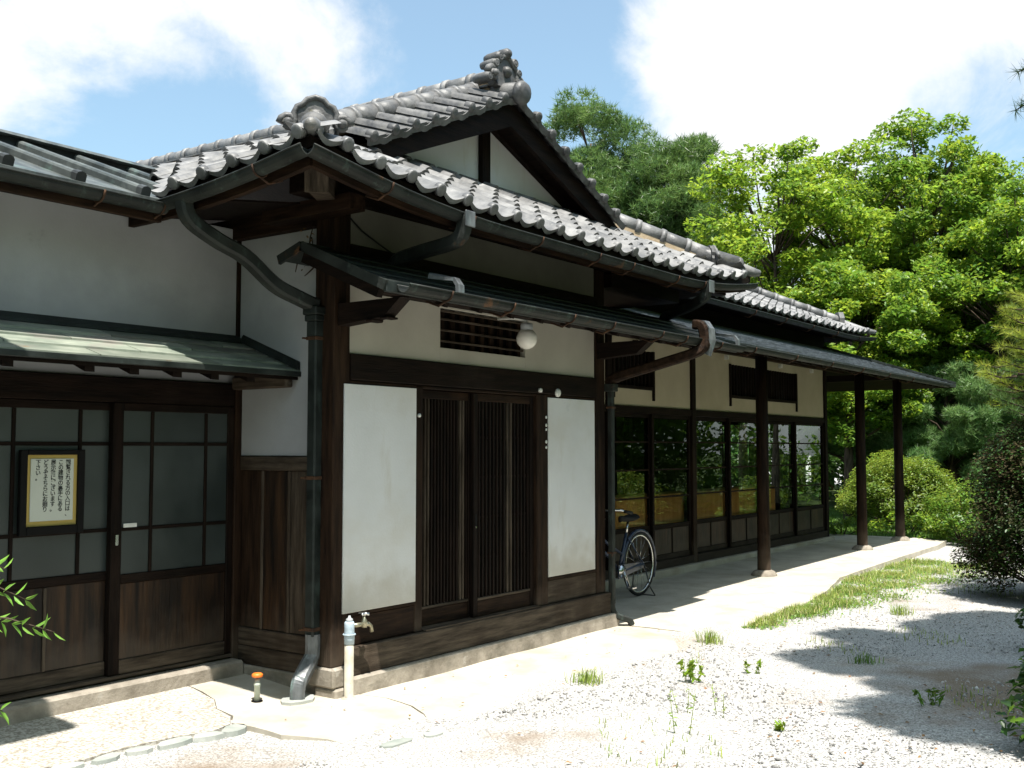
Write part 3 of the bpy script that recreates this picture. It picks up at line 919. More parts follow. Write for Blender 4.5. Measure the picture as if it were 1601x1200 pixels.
MB().hexa([(-3.3, .90, 2.268), (-.003, .90, 2.268), (-.003, .947, 2.268), (-3.3, .947, 2.268)], [(-3.3, .905, 2.29), (-.003, .905, 2.29), (-.003, .947, 2.325), (-3.3, .947, 2.325)]).build('wall_flashing', 'copper', hl)
MB().hexa([(-.03, .33, 2.06), (-.004, .33, 2.06), (-.004, .90, 2.275), (-.03, .90, 2.275)], [(-.02, .33, 2.10), (-.004, .33, 2.115), (-.004, .90, 2.33), (-.02, .90, 2.31)]).build('wall_flashing', 'copper', hl)
for x in (-1.96, -1.50, -1.22, -0.93, -0.66, -0.38):
    MB().hexa([(x - .03, .37, 1.965), (x + .03, .37, 1.965), (x + .03, .95, 2.18), (x - .03, .95, 2.18)],
              [(x - .03, .37, 2.0), (x + .03, .37, 2.0), (x + .03, .95, 2.217), (x - .03, .95, 2.217)]).build('canopy_rafter', 'wood_y', hl)

# --- left wing roof: copper with round ribs
lr = hold('copper_roof', H)
LP = 0.37
lz = lambda y: 3.04 + LP * (y - 0.52)
MB().hexa([(-3.6, .50, lz(.5) - .05), (-.93, .50, lz(.5) - .05), (0.6, 2.15, lz(2.15) - .05), (-3.6, 2.15, lz(2.15) - .05)],
          [(-3.6, .50, lz(.5)), (-.93, .50, lz(.5)), (0.6, 2.15, lz(2.15)), (-3.6, 2.15, lz(2.15))]).build('copper_pan', 'rib_copper', lr)
for i in range(9):
    x = -1.07 - 0.42 * i + 0.84
    ye = 0.53 if x < -0.95 else max(0.53, 0.60 + (x + 1.0) * 0.9)
    if ye > 2.0:
        continue
    sec = [(-.028, 0), (.028, 0), (.028, .034), (.02, .046), (0, .052), (-.02, .046), (-.028, .034)]
    p, q = V3((x, ye, lz(ye) + .001)), V3((x, 1.93, lz(1.93) + .001))
    rb = MB().sweep([p, q], sec, (0, -LP, 1)).build('copper_rib', 'rib_copper', lr)
    e = p - (q - p).normalized() * .012
    sec2 = [(a * 1.12, b * 1.1) for a, b in sec]
    MB().sweep([e, p + (q - p).normalized() * .045], sec2, (0, -LP, 1)).build('rib_cap', 'rib_end', rb)
MB().hexa([(-3.6, 1.93, lz(1.93) + .003), (0.6, 1.93, lz(1.93) + .003), (0.6, 2.2, lz(1.93) + .003), (-3.6, 2.2, lz(1.93) + .003)],
          [(-3.6, 1.95, lz(1.93) + .065), (0.6, 1.95, lz(1.93) + .065), (0.6, 2.2, lz(1.93) + .065), (-3.6, 2.2, lz(1.93) + .065)]).build('ridge_box', 'rib_end', lr)
MB().hexa([(-3.6, 1.88, lz(1.93) + .067), (0.6, 1.88, lz(1.93) + .067), (0.6, 2.26, lz(1.93) + .067), (-3.6, 2.26, lz(1.93) + .067)],
          [(-3.6, 1.93, lz(1.93) + .10), (0.6, 1.93, lz(1.93) + .10), (0.6, 2.2, lz(1.93) + .10), (-3.6, 2.2, lz(1.93) + .10)]).build('ridge_cover', 'rib_copper', lr)

# ------------------------------------------------------------------ main tile roof (gable over hip)
xL, xR, yF = -0.92, 4.90, -0.72
XC = (xL + xR) / 2
HALF = (xR - xL) / 2
ZE = 3.075
VY = 0.02          # verge line
GYW = 0.36         # gable wall
YB = 5.6
P = lambda d: 0.55 * d if d < 1.1 else 0.605 + 0.407 * (d - 1.1)


def upturn(x, y):
    dx, dy = min(x - xL, xR - x), y - yF
    a, d = max(dx, dy), min(dx, dy)
    return 0.15 * max(0, 1 - a / 1.7) ** 2 * max(0, 1 - max(d, 0) / 1.2)


KF = 1.0


def mz(side, x, y):
    d = {'F': (y - yF) * KF, 'L': x - xL, 'R': xR - x}[side]
    return ZE + P(max(d, -.1)) + upturn(x, y)


RF = hold('tile_roof', H)


def roof_deck(name, side):
    m = MB()
    N = 16
    dm = 1.1 if side == 'F' else HALF
    ds = [dm * i / 12 for i in range(13)] if side == 'F' else [1.1 * i / 6 for i in range(7)] + [1.1 + (HALF - 1.1) * i / 6 for i in range(1, 7)]
    rows = []
    for d in ds:
        row = []
        for k in range(N + 1):
            t = k / N
            if side == 'F':
                x = xL + d * KF + (xR - xL - 2 * d * KF) * t
                y = yF + d
            else:
                y0 = yF + min(d, .34 - yF)
                y = y0 + (YB - y0) * t ** 1.6
                x = xL + d if side == 'L' else xR - d
            row.append((x, y, mz(side, x, y)))
        rows.append(row)
    n = N + 1
    vs = [p for r in rows for p in r]
    o = len(vs)
    vs += [(x, y, z - 0.06) for (x, y, z) in vs]
    fs = []
    for i in range(len(ds) - 1):
        for k in range(N):
            q = (i * n + k, i * n + k + 1, (i + 1) * n + k + 1, (i + 1) * n + k)
            fs.append(q)
            fs.append(tuple(o + t for t in q[::-1]))
    for k in range(N):
        fs.append((k, o + k, o + k + 1, k + 1))
    for i in range(len(ds) - 1):
        fs.append((i * n, (i + 1) * n, o + (i + 1) * n, o + i * n))
    return m.add(vs, fs).build(name, 'wood_x', RF)


for s_ in 'FLR':
    roof_deck('roof_deck', s_)

TW, TL = 0.2668, 0.295


def pan_profile(w):
    pr = []
    for i in range(7):
        t = i / 6
        pr.append((-w / 2 + t * w * .66, 0.012 - 0.028 * math.sin(math.pi * t)))
    for i in range(1, 6):
        t = i / 5
        pr.append((-w / 2 + w * .66 + t * w * .38, 0.012 + 0.034 * math.sin(math.pi * t)))
    return pr


def tile_mesh(name, mat, w=TW, L=TL, eave=False, lift=.034):
    pr = pan_profile(w)
    n = len(pr)
    m = MB()
    th = 0.019
    top0 = [(x, 0, z + lift) for x, z in pr]
    top1 = [(x, L, z + 0.010) for x, z in pr]
    bot0 = [(x, 0.004, z + lift - th) for x, z in pr]
    if eave:
        bot0 = [(x, 0.004, (z + lift - .024 - .008 * math.sin(math.pi * min(1, i / 6)))) for i, (x, z) in enumerate(pr)]
    m.add(top0 + top1, [(i, i + 1, n + i + 1, n + i) for i in range(n - 1)], True)
    m.add(top0 + bot0, [(i, n + i, n + i + 1, i + 1) for i in range(n - 1)], False)
    m.add([bot0[0], top0[0], top1[0]], [(0, 1, 2)])
    if eave:
        xc = -w / 2 + w * .85
        m.lathe((xc, 0.03, lift + .012), [(.041, 0), (.041, .036), (.037, .040), (.012, .041)], 14, (0, -1, 0))
    return m.mesh(name, M[mat])


ME_TILE = tile_mesh('roof_tile', 'tile')
ME_EAVE = tile_mesh('eave_tile', 'tile', eave=True)
TILES = []     # (size in view, matrix, mesh, parent)


def tile_matrix(zf, side, x, y):
    if side == 'F':
        X, U = V3((1, 0, 0)), V3((0, 1, 0))
    elif side == 'L':
        X, U = V3((0, -1, 0)), V3((1, 0, 0))
    else:
        X, U = V3((0, 1, 0)), V3((-1, 0, 0))
    e = 0.12
    p = V3((x, y, zf(side, x, y)))
    q = V3((x + U.x * .25, y + U.y * .25, zf(side, x + U.x * .25, y + U.y * .25)))
    a = V3((x - X.x * e, y - X.y * e, zf(side, x - X.x * e, y - X.y * e)))
    b = V3((x + X.x * e, y + X.y * e, zf(side, x + X.x * e, y + X.y * e)))
    Y = (q - p).normalized()
    Xv = (b - a)
    Xv = (Xv - Y * Xv.dot(Y)).normalized()
    Z = Xv.cross(Y)
    R = Matrix((Xv, Y, Z)).transposed().to_4x4()
    j = random.uniform(-.012, .012)
    return Matrix.Translation(p + Z * random.uniform(0, .006)) @ R @ Matrix.Rotation(j, 4, 'Y') @ Matrix.Rotation(random.uniform(-.012, .012), 4, 'Z')


def put_tile(M4, me, parent, eave, view=1.0):
    p = M4.translation
    TILES.append((area_px(p, view), M4, me, parent, eave))


EXP = 0.205       # horizontal exposure of a course
nc = 22
for k in range(7):
    d = k * .195 - 0.03
    if d > 1.04:
        continue
    for j in range(nc):
        x = xL + TW * (j + .5)
        if min(x - xL, xR - x) < d * KF + (0.15 if k == 0 else 0.22):
            continue
        put_tile(tile_matrix(mz, 'F', x, yF + d), ME_EAVE if k == 0 else ME_TILE, RF, k == 0, 1.0)
for side in 'LR':
    for k in range(14):
        d = k * EXP - 0.03
        if d > HALF - .1:
            continue
        for j in range(24):
            y = yF + TW * (j + .5)
            if y < .34 and y - yF < d + (0.15 if k == 0 else 0.2):
                continue
            x = xL + d if side == 'L' else xR - d
            z = mz(side, x, y)
            if side == 'L' and y > 0.6 and z < lz(y) - .03:
                continue
            if side == 'L' and z > 3.1 and y > 3.8:
                pass
            put_tile(tile_matrix(mz, side, x, y), ME_EAVE if k == 0 else ME_TILE, RF, k == 0, 0.45 if side == 'L' else 0.02)

# verge tiles: rolled edge tiles tipping over the gable edge
def verge_mesh(name):
    m = MB()
    w, L = 0.235, 0.36        # w up the slope (x), L along the ridge direction (y): y=0 at the gable edge
    pr = pan_profile(w)[::-1]
    pr = [(-a, b) for a, b in pr]
    n = len(pr)
    r0 = [(x, 0, z + .03) for x, z in pr]
    r1 = [(x, L, z + .03 + .0) for x, z in pr]
    b0 = [(x, .006, z - .015) for x, z in pr]
    m.add(r0 + r1, [(i, i + 1, n + i + 1, n + i) for i in range(n - 1)], True)
    m.add(r0 + b0, [(i, n + i, n + i + 1, i + 1) for i in range(n - 1)])
    m.lathe((-w / 2 + w * .16, .05, .045), [(.04, 0), (.04, .055), (.036, .06), (.012, .062)], 12, (0, -1, 0))
    m.add([(-w / 2, .01, -.02), (w / 2, .01, -.02), (w / 2, .01, .03), (-w / 2, .01, .03), (-w / 2, .03, -.02), (w / 2, .03, -.02), (w / 2, .03, .03), (-w / 2, .03, .03)],
          [(0, 1, 2, 3), (4, 7, 6, 5), (0, 4, 5, 1), (0, 3, 7, 4), (1, 5, 6, 2)])
    return m.mesh(name, M['cap'])


ME_VERGE = verge_mesh('verge_tile')
nv = 8
for sgn in (-1, 1):
    for i in range(nv):
        s0 = 0.11 + i * 0.212
        x = XC + sgn * s0
        side = 'L' if sgn < 0 else 'R'
        z = mz(side, x, 1.5)
        slope = 0.407
        up = V3((-sgn, 0, slope)).normalized()      # up the slope
        ln = V3((0, 1, 0.38)).normalized()          # falls towards the gable edge
        X = up if sgn < 0 else -up
        Y = (ln - X * ln.dot(X)).normalized()
        Z = X.cross(Y)
        R = Matrix((X, Y, Z)).transposed().to_4x4()
        o = link('verge_tile', ME_VERGE, RF)
        o.matrix_basis = Matrix.Translation((x, VY - 0.03, z - 0.075 - 0.07 * s0 / 1.7)) @ R

# round cap tiles
def cap_mesh(name, L, r=0.078):
    m = MB()
    sec = [(r * math.cos(g), r * math.sin(g)) for g in [2 * math.pi * k / 14 for k in range(14)]]
    m.sweep([(0, 0, 0), (0, L * .86, 0)], sec, (0, 0, 1), smooth=True)
    m.sweep([(0, L * .82, 0), (0, L, 0)], [(a * 1.13, b * 1.13) for a, b in sec], (0, 0, 1), smooth=True)
    return m.mesh(name, M['tile'])


ME_CAP = cap_mesh('ridge_tile', 0.27)


def cap_run(p, q, n, parent, zoff=0.0, name='ridge_tile', sc=1.0):
    p, q = V3(p), V3(q)
    d = (q - p)
    Y = d.normalized()
    X = Y.cross(V3((0, 0, 1))).normalized()
    Z = X.cross(Y)
    for i in range(n):
        o = link(name, ME_CAP, parent)
        o.matrix_basis = Matrix.Translation(p + d * (i / n) + Z * zoff) @ Matrix((X, Y, Z)).transposed().to_4x4() @ Matrix.Diagonal((sc, d.length / n / .27, sc, 1))


# main ridge
zr = mz('L', XC, 2)
MB().box(XC - .085, XC + .085, .22, YB, zr - .02, zr + .10).build('ridge_mortar', 'mortar', RF)
for k in range(2):
    MB().box(XC - .125 + .02 * k, XC + .125 - .02 * k, .21, YB, zr + .045 + k * .045, zr + .062 + k * .045).build('ridge_course', 'cap', RF)
cap_run((XC, 5.5, zr + .145), (XC, .16, zr + .145), 20, RF)
# descending ridges beside the verge, with the mortar bed under them
for sgn in (-1, 1):
    side = 'L' if sgn < 0 else 'R'
    ya = 0.36
    pts = []
    for i in range(2):
        pass
    top = V3((XC + sgn * .12, ya, mz(side, XC + sgn * .12, 1.5) + .07))
    bot = V3((XC + sgn * 1.95, ya, mz(side, XC + sgn * 1.95, 1.5) + .085))
    cap_run(bot, top, 8, RF)
    MB().bar(bot + V3((0, 0, -.085)), top + V3((0, 0, -.085)), .11, .10).build('ridge_mortar', 'mortar', RF)
# hip ridges
for sgn in (-1, 1):
    side = 'L' if sgn < 0 else 'R'
    cx = xL if sgn < 0 else xR
    hp = lambda t: V3((cx - sgn * t * KF, yF + t, mz('F', cx - sgn * t * KF, yF + t)))
    t0 = 0.56 if sgn < 0 else 0.30
    cap_run(hp(t0) + V3((0, 0, .10)), hp(1.0) + V3((0, 0, .13)), 2 if sgn < 0 else 4, RF)
    MB().bar(hp(t0) + V3((0, 0, .03)), hp(1.0) + V3((0, 0, .05)), .13, .10).build('ridge_mortar', 'mortar', RF)
    # single capped tile that runs from the ornament to the corner
    a, b = hp(t0 + .1) + V3((0, 0, .09)), hp(0.34 if sgn < 0 else 0.1) + V3((0, 0, .085))
    m = MB().tube([a, b], .085, 14)
    dv = (b - a).normalized()
    m.lathe(b, [(.085, -.01), (.083, .02), (.07, .045), (.045, .062), (.012, .07)], 14, dv)
    m.build('corner_tile', 'cap', RF)
    a, b = hp(.36 if sgn < 0 else .22) + V3((0, 0, .03)), hp(-.07) + V3((0, 0, .06))
    MB().tube([a, a.lerp(b, .6), b], [.075, .065, .03], 10).build('corner_tile', 'tile', RF)
# first verge cap at the apex of the gable
m = MB().tube([(XC, .34, zr + .03), (XC, -.05, zr - .03)], .088, 14)
m.lathe((XC, -.05, zr - .03), [(.098, -.03), (.1, 0), (.08, .03), (.03, .04)], 14, (0, -1, -.15))
m.build('apex_tile', 'cap', RF)


def ornament(o, face, s, fancy=False):
    """ogre-tile ridge end: lobed arch with a rim, scrolls at both sides"""
    f = V3(face); f.z = 0; f.normalize()
    sd = V3((0, 0, 1)).cross(f)
    o = V3(o)
    A3 = lambda a, b, c: o + sd * a * s + f * c * s + V3((0, 0, b * s))
    h = hold('ridge_ornament', RF)
    ol = [(-.5, 0), (-.56, .22), (-.48, .36), (-.52, .52), (-.44, .68), (-.3, .74), (-.2, .86), (0, .92), (.2, .86), (.3, .74), (.44, .68), (.52, .52), (.48, .36), (.56, .22), (.5, 0)]
    MB().hexa([A3(a, b, -.14) for a, b in ol], [A3(a * .96, b * .97, .10) for a, b in ol]).build('shield', 'cap', h)
    MB().tube([A3(a * .93, b * .95, .10) for a, b in ol], .07 * s, 8).build('rim', 'cap', h)
    for q in (-1, 1):
        m = MB()
        sp = [A3(q * (.60 + .2 * (1 - k / 18) * math.cos(k * .62)), .26 + .2 * (1 - k / 18) * math.sin(k * .62), .06 + .005 * k) for k in range(17)]
        m.tube(sp, [(.10 - .003 * k) * s for k in range(17)], 8)
        m.lathe(A3(q * .60, .26, .1), [(.10 * s, 0), (.1 * s, .1 * s), (.06 * s, .16 * s), (.01, .17 * s)], 12, f)
        m.build('scroll', 'cap', h)
        if fancy:
            for (a, b, r) in ((.34, .78, .15), (.52, .55, .13), (.82, .1, .14)):
                m = MB()
                m.lathe(A3(q * a, b, -.35), [(r * .7 * s, 0), (r * .9 * s, .1 * s), (r * s, .42 * s), (r * .8 * s, .52 * s), (.01, .54 * s)], 12, f)
                m.torus(A3(q * a, b, .16), r * .6 * s, .03 * s, f, 14, 6)
                m.build('boss', 'cap', h)
    if fancy:
        for (a, b, r) in ((0, .95, .15), (0, .45, .16)):
            MB().lathe(A3(a, b, -.1), [(r * s, 0), (r * s, .25 * s), (r * .6 * s, .33 * s), (.01, .35 * s)], 12, f).build('boss', 'cap', h)
    else:
        MB().lathe(A3(0, .40, .10), [(.2 * s, 0), (.2 * s, .03 * s), (.15 * s, .06 * s), (.01, .08 * s)], 14, f).build('boss', 'cap', h)


ch = lambda t, sg: V3(((xL if sg < 0 else xR) - sg * t * KF, yF + t, mz('F', (xL if sg < 0 else xR) - sg * t * KF, yF + t)))
ornament(ch(.60, -1) + V3((0, 0, .03)), (-1, -1, 0), .27)
ornament(ch(.28, 1) + V3((0, 0, .02)), (1, -1, 0), .21)
ornament((XC, .14, zr + .04), (0, -1, 0), .30, True)

# gable: plaster, king post, barge boards
gz = lambda x, off=0: mz('L' if x < XC else 'R', x, 1.5) + off
gb = ZE + P((GYW - yF) * KF) - .03
hw = 1.62
m = MB()
for sgn in (-1, 1):
    xs = [XC + sgn * hw * k / 6 for k in range(7)]
    bot_ = [(x, GYW, gb) for x in xs]
    top_ = [(x, GYW, gz(x) - .07) for x in xs]
    for k in range(6):
        q = [bot_[k], bot_[k + 1], top_[k + 1], top_[k]]
        m.add(q, [(0, 1, 2, 3)] if sgn > 0 else [(3, 2, 1, 0)])
m.build('gable_plaster', 'plaster', RF)
box('king_post', 'wood_v', RF, XC - .055, XC + .055, GYW - .05, GYW - .004, gb, gz(XC) - .12)
box('gable_beam', 'wood_x', RF, XC - hw, XC + hw, GYW - .07, GYW - .006, gb - .02, gb + .05)
for sgn in (-1, 1):
    m = MB()
    for (y0, y1, dt, db, mat) in ((.06, .10, -.085, -.28, 0),):
        rows = []
        for k in range(9):
            x = XC + sgn * 1.86 * k / 8
            z = gz(x)
            t = k / 8
            rows.append([(x, y0, z + dt - .05 * t), (x, y1, z + dt - .05 * t), (x, y1, z + db), (x, y0, z + db)])
        vs = [p for r in rows for p in r]
        fs = []
        for k in range(8):
            for j in range(4):
                fs.append((k * 4 + j, k * 4 + (j + 1) % 4, (k + 1) * 4 + (j + 1) % 4, (k + 1) * 4 + j))
        fs += [(0, 1, 2, 3), (35, 34, 33, 32)]
        m.add(vs, fs)
    m.build('barge_board', 'wood_x', RF)
    m = MB()
    a, b = V3((XC + sgn * .05, .23, gz(XC) - .17)), V3((XC + sgn * 1.75, .23, gz(XC + sgn * 1.75) - .10))
    m.bar(a, b, .22, .05)
    m.build('verge_soffit', 'wood_y', RF)
    a, b = V3((XC, GYW - .03, gz(XC) - .13)), V3((XC + sgn * 1.75, GYW - .03, gz(XC + sgn * 1.75) - .11))
    MB().bar(a, b, .05, .14).build('gable_rafter', 'wood_x', RF)

# eaves: rafters, fascia, corner beam
for j in range(17):
    x = -0.2 + j * 0.3
    m = MB()
    m.bar((x, .1, mz('F', x, .1) - .10), (x, -.66, mz('F', x, -.66) - .095), .05, .06)
    m.build('rafter', 'brown_y', RF)
for j in range(9):
    y = 0.12 + j * 0.3
    MB().bar((.1, y, mz('L', .1, y) - .10), (-.86, y, mz('L', -.86, y) - .095), .05, .06).build('rafter', 'brown_x', RF)
path = [(x, yF + .05, mz('F', x, yF + .05) - .115) for x in np.linspace(xL + .05, xR - .05, 20)]
MB().sweep(path, [(-.02, -.05), (.02, -.05), (.02, .05), (-.02, .05)]).build('fascia', 'brown_x', RF)
path = [(xL + .05, y, mz('L', xL + .05, y) - .115) for y in np.linspace(yF + .05, 1.0, 10)]
MB().sweep(path, [(-.02, -.05), (.02, -.05), (.02, .05), (-.02, .05)]).build('fascia', 'brown_y', RF)
MB().bar((.15, .2, 3.22), (-.62, -.45, 3.10), .12, .14).build('corner_beam', 'weather_x', RF)
MB().bar((-.60, -.433, 3.095), (-.625, -.455, 3.09), .135, .155).build('corner_beam_cap', 'weather_v', RF)
box('bracket_beam', 'brown_y', RF, -0.20, -0.06, -0.30, 0.5, 3.02, 3.12)
MB().bar((3.1, .1, 3.2), (4.72, -.5, 3.10), .12, .14).build('corner_beam', 'wood_x', RF)
box('corner_soffit', 'wood_x', H, 3.29, 4.6, -.1, 1.2, 2.98, 3.1)


def gutter(path, name='gutter', r=.052, brackets=(), parent=H, up=(0, 0, 1), mat='gutter'):
    sec = [(r * math.cos(g), r * math.sin(g)) for g in np.linspace(math.pi, 2 * math.pi, 9)]
    sec += [((r - .006) * math.cos(g), (r - .006) * math.sin(g)) for g in np.linspace(2 * math.pi, math.pi, 9)]
    g = MB().sweep(path, sec, up, True, True, False).build(name, mat, parent)
    lip = MB()
    for sg in (-1, 1):
        pts = []
        for i, p in enumerate(path):
            t = (V3(path[min(i + 1, len(path) - 1)]) - V3(path[max(i - 1, 0)])).normalized()
            s = t.cross(V3((0, 0, 1))).normalized()
            pts.append(V3(p) + s * r * sg)
        lip.tube(pts, .006, 6)
    lip.build('gutter_lip', mat, g)
    for (i, f) in brackets:
        p = V3(path[i]).lerp(V3(path[i + 1]), f)
        t = (V3(path[i + 1]) - V3(path[i])).normalized()
        s = t.cross(V3((0, 0, 1))).normalized()
        q = [p + s * (r + .005) * math.cos(a) + V3((0, 0, (r + .006) * math.sin(a))) for a in np.linspace(math.pi * .98, 2.02 * math.pi, 9)]
        mb = MB().tube(q, .007, 5)
        inner = q[0] if (q[0] - V3((2, 2, 3))).length < (q[-1] - V3((2, 2, 3))).length else q[-1]
        low = p + V3((0, 0, -r - .004))
        inn = (inner - p).normalized()
        mb.tube([low, low + inn * .06 + V3((0, 0, -.03)), low + inn * .16 + V3((0, 0, .0))], .007, 5)
        mb.build('gutter_bracket', 'rust', g)
    return g


gp = [(x, yF - .022, mz('F', x, yF) - .073) for x in np.linspace(xL - .045, xR + .02, 24)]
gutter(gp, brackets=[(i, .4) for i in (2, 5, 8, 11, 13, 16, 18)])
gp = [(xL - .045, y, mz('L', xL, y) - .073) for y in np.linspace(yF - .022, .50, 12)]
gutter(gp, brackets=[(3, .3)])
gp = [(x, .48, 3.005 - .012) for x in np.linspace(-3.5, -.965, 8)]
gutter(gp, brackets=[(3, .5), (5, .8), (6, .9)], r=.055)


def duct(pts, w, h, mat='copper', name='downpipe', up=(0, 0, 1), parent=H):
    """rectangular pipe along smoothed points"""
    P_ = [V3(p) for p in pts]
    out = []
    n = len(P_)
    for i in range(n - 1):
        p0, p1, p2, p3 = P_[max(i - 1, 0)], P_[i], P_[i + 1], P_[min(i + 2, n - 1)]
        for k in range(5):
            t = k / 5
            out.append(0.5 * ((2 * p1) + (p2 - p0) * t + (2 * p0 - 5 * p1 + 4 * p2 - p3) * t * t + (3 * p1 - p0 - 3 * p2 + p3) * t ** 3))
    out.append(P_[-1])
    c = min(w, h) * .18
    sec = [(-w / 2 + c, -h / 2), (w / 2 - c, -h / 2), (w / 2, -h / 2 + c), (w / 2, h / 2 - c), (w / 2 - c, h / 2), (-w / 2 + c, h / 2), (-w / 2, h / 2 - c), (-w / 2, -h / 2 + c)]
    return MB().sweep(out, sec, up).build(name, mat, parent)


# corner downpipe: S-shaped duct, hopper, square pipe, shoe
dp = duct([(-.965, .30, 3.02), (-.93, .29, 2.90), (-.76, .26, 2.80), (-.56, .23, 2.72), (-.36, .19, 2.57), (-.19, .15, 2.50), (-.07, .12, 2.46)], .085, .09, 'gutter', up=(0, 1, 0))
m = MB()
m.box(-.120, -.010, .070, .175, 2.36, 2.40, c=.006)
m.box(-.130, .0, .060, .185, 2.40, 2.455, c=.008)
m.box(-.110, -.020, .078, .165, 2.26, 2.36, c=.006)
m.build('hopper', 'copper', dp)
MB().box(-.105, -.025, .082, .160, .36, 2.26, c=.010).build('vertical_pipe', 'copper', dp)
for z in (1.35, .40, 2.24):
    m = MB()
    m.box(-.112, -.018, .075, .167, z, z + .022, c=.003)
    m.box(-.15, -.112, .15, .163, z + .004, z + .016, c=.002)
    m.build('pipe_bracket', 'rust', dp)
sh = duct([(-.065, .12, .38), (-.065, .12, .28), (-.085, .115, .22), (-.20, .085, .12), (-.225, .08, .06), (-.225, .08, .0)], .092, .092, 'bright_copper', 'shoe', (1, -1, .0), dp)
m = MB()
ring = [(-.225 + .13 * math.cos(g) * random.uniform(.85, 1.05), .08 + .10 * math.sin(g) * random.uniform(.85, 1.05)) for g in np.linspace(0, 2 * math.pi, 11)[:-1]]
m.hexa([(x, y, -.01) for x, y in ring], [(x, y, .014) for x, y in ring])
m.build('splash_stone', 'slab_stone', dp)
# short duct from the front gutter down to the canopy
duct([(.34, -.765, 3.02), (.34, -.765, 2.93), (.33, -.70, 2.85), (.36, -.40, 2.82), (.40, -.18, 2.80), (.42, -.10, 2.76)], .085, .085, 'gutter', up=(1, 0, 0))
box('duct_mouth', 'bright_copper', H, .292, .388, -.822, -.81, 2.93, 3.03)
# right gutter outlet
d2 = duct([(3.82, -.765, 3.03), (3.82, -.765, 2.94), (3.85, -.70, 2.88), (4.1, -.45, 2.86), (4.5, -.05, 2.86), (4.62, .08, 2.84), (4.64, .10, 2.74)], .085, .085, 'gutter', up=(1, 0, 0))
box('duct_mouth', 'bright_copper', H, 3.772, 3.868, -.822, -.81, 2.93, 3.04)

# ------------------------------------------------------------------ entrance canopy (dark copper)
CN = hold('entrance_canopy', H)
cz = lambda y: 2.52 + (y + .68) / .70 * .30
x0c, x1c = -.29, 4.62
N = 4
for k in range(N):
    ya = -.68 + k * .172
    yb = ya + .19
    for (a, b) in ((x0c, 1.35), (1.352, 3.0), (3.002, x1c)):
        MB().hexa([(a, ya, cz(ya) - .006), (b, ya, cz(ya) - .006), (b, yb, cz(yb) - .010), (a, yb, cz(yb) - .010)],
                  [(a, ya, cz(ya) + .012), (b, ya, cz(ya) + .012), (b, yb, cz(yb) + .002), (a, yb, cz(yb) + .002)]).build('copper_sheet', 'copper', CN)
MB().hexa([(x0c + .02, -.64, cz(-.64) - .06), (x1c - .02, -.64, cz(-.64) - .06), (x1c - .02, .0, cz(0) - .06), (x0c + .02, .0, cz(0) - .06)],
          [(x0c + .02, -.66, cz(-.66) - .011), (x1c - .02, -.66, cz(-.66) - .011), (x1c - .02, .03, cz(.03) - .014), (x0c + .02, .03, cz(.03) - .014)]).build('canopy_deck', 'wood_x', CN)
box('front_fascia', 'copper', CN, x0c, x1c, -.695, -.668, cz(-.68) - .062, cz(-.68) + .008, c=.004)
# rear lip of the gabled canopy end, wrapped round the corner post
MB().hexa([(x0c, .02, cz(.02) - .03), (-.05, .02, cz(.02) - .03), (-.05, .21, cz(.02) - .09), (x0c, .21, cz(.02) - .09)],
          [(x0c, .02, cz(.02) + .012), (-.05, .02, cz(.02) + .012), (-.05, .22, cz(.02) - .06), (x0c, .22, cz(.02) - .06)]).build('copper_sheet', 'copper', CN)
m = MB()
m.bar((x0c - .004, -.69, cz(-.69) - .02), (x0c - .004, .02, cz(.02) - .015), .02, .06)
m.bar((x0c - .004, .02, cz(.02) - .015), (x0c - .004, .225, cz(.02) - .085), .02, .06)
m.build('verge_board', 'gutter', CN)
MB().bar((x0c + .05, -.60, cz(-.6) - .09), (x0c + .05, .04, cz(.04) - .09), .05, .06).build('verge_rafter', 'wood_y', CN)
for j in range(12):
    x = .35 + j * .36
    MB().bar((x, -.62, cz(-.62) - .085), (x, -.02, cz(-.02) - .085), .04, .045).build('canopy_rafter', 'wood_y', CN)
m = MB()
m.hexa([(-.02, -.03, 2.33), (.08, -.03, 2.33), (.08, -.42, 2.36), (-.02, -.42, 2.36)], [(-.02, -.03, 2.47), (.08, -.03, 2.47), (.08, -.56, 2.47), (-.02, -.56, 2.47)])
for y in (-.30, -.42):
    m.box(-.025, .085, y - .03, y + .03, 2.335 + (y < -.35) * .012, 2.36, c=.01)
m.build('bracket_arm', 'wood_y', CN)
m = MB().hexa([(3.15, -.03, 2.33), (3.25, -.03, 2.33), (3.25, -.42, 2.36), (3.15, -.42, 2.36)], [(3.15, -.03, 2.47), (3.25, -.03, 2.47), (3.25, -.56, 2.47), (3.15, -.56, 2.47)])
m.build('bracket_arm', 'wood_y', CN)
beam(-.18, 4.5, -.56, -.47, 2.475, 2.53, 'wood_x', 'canopy_purlin')
gutter([(x, -.745, 2.505) for x in np.linspace(-.20, 4.60, 12)], brackets=[(i, f) for i, f in ((0, .9), (2, .4), (4, .1), (5, .4), (7, .2), (8, .2), (9, .8))], r=.05)


def strap(x, name='overflow_strap'):
    w = .07
    pts = [(x - .08, -.58, 2.63), (x - .02, -.66, 2.615), (x, -.735, 2.60), (x, -.765, 2.56), (x, -.77, 2.49)]
    MB().sweep([V3(p) for p in pts], [(-w / 2, -.012), (w / 2, -.012), (w / 2, .012), (-w / 2, .012)], (.1, -.6, .7)).build(name, 'bright_copper', CN)


strap(.30)
strap(4.48)
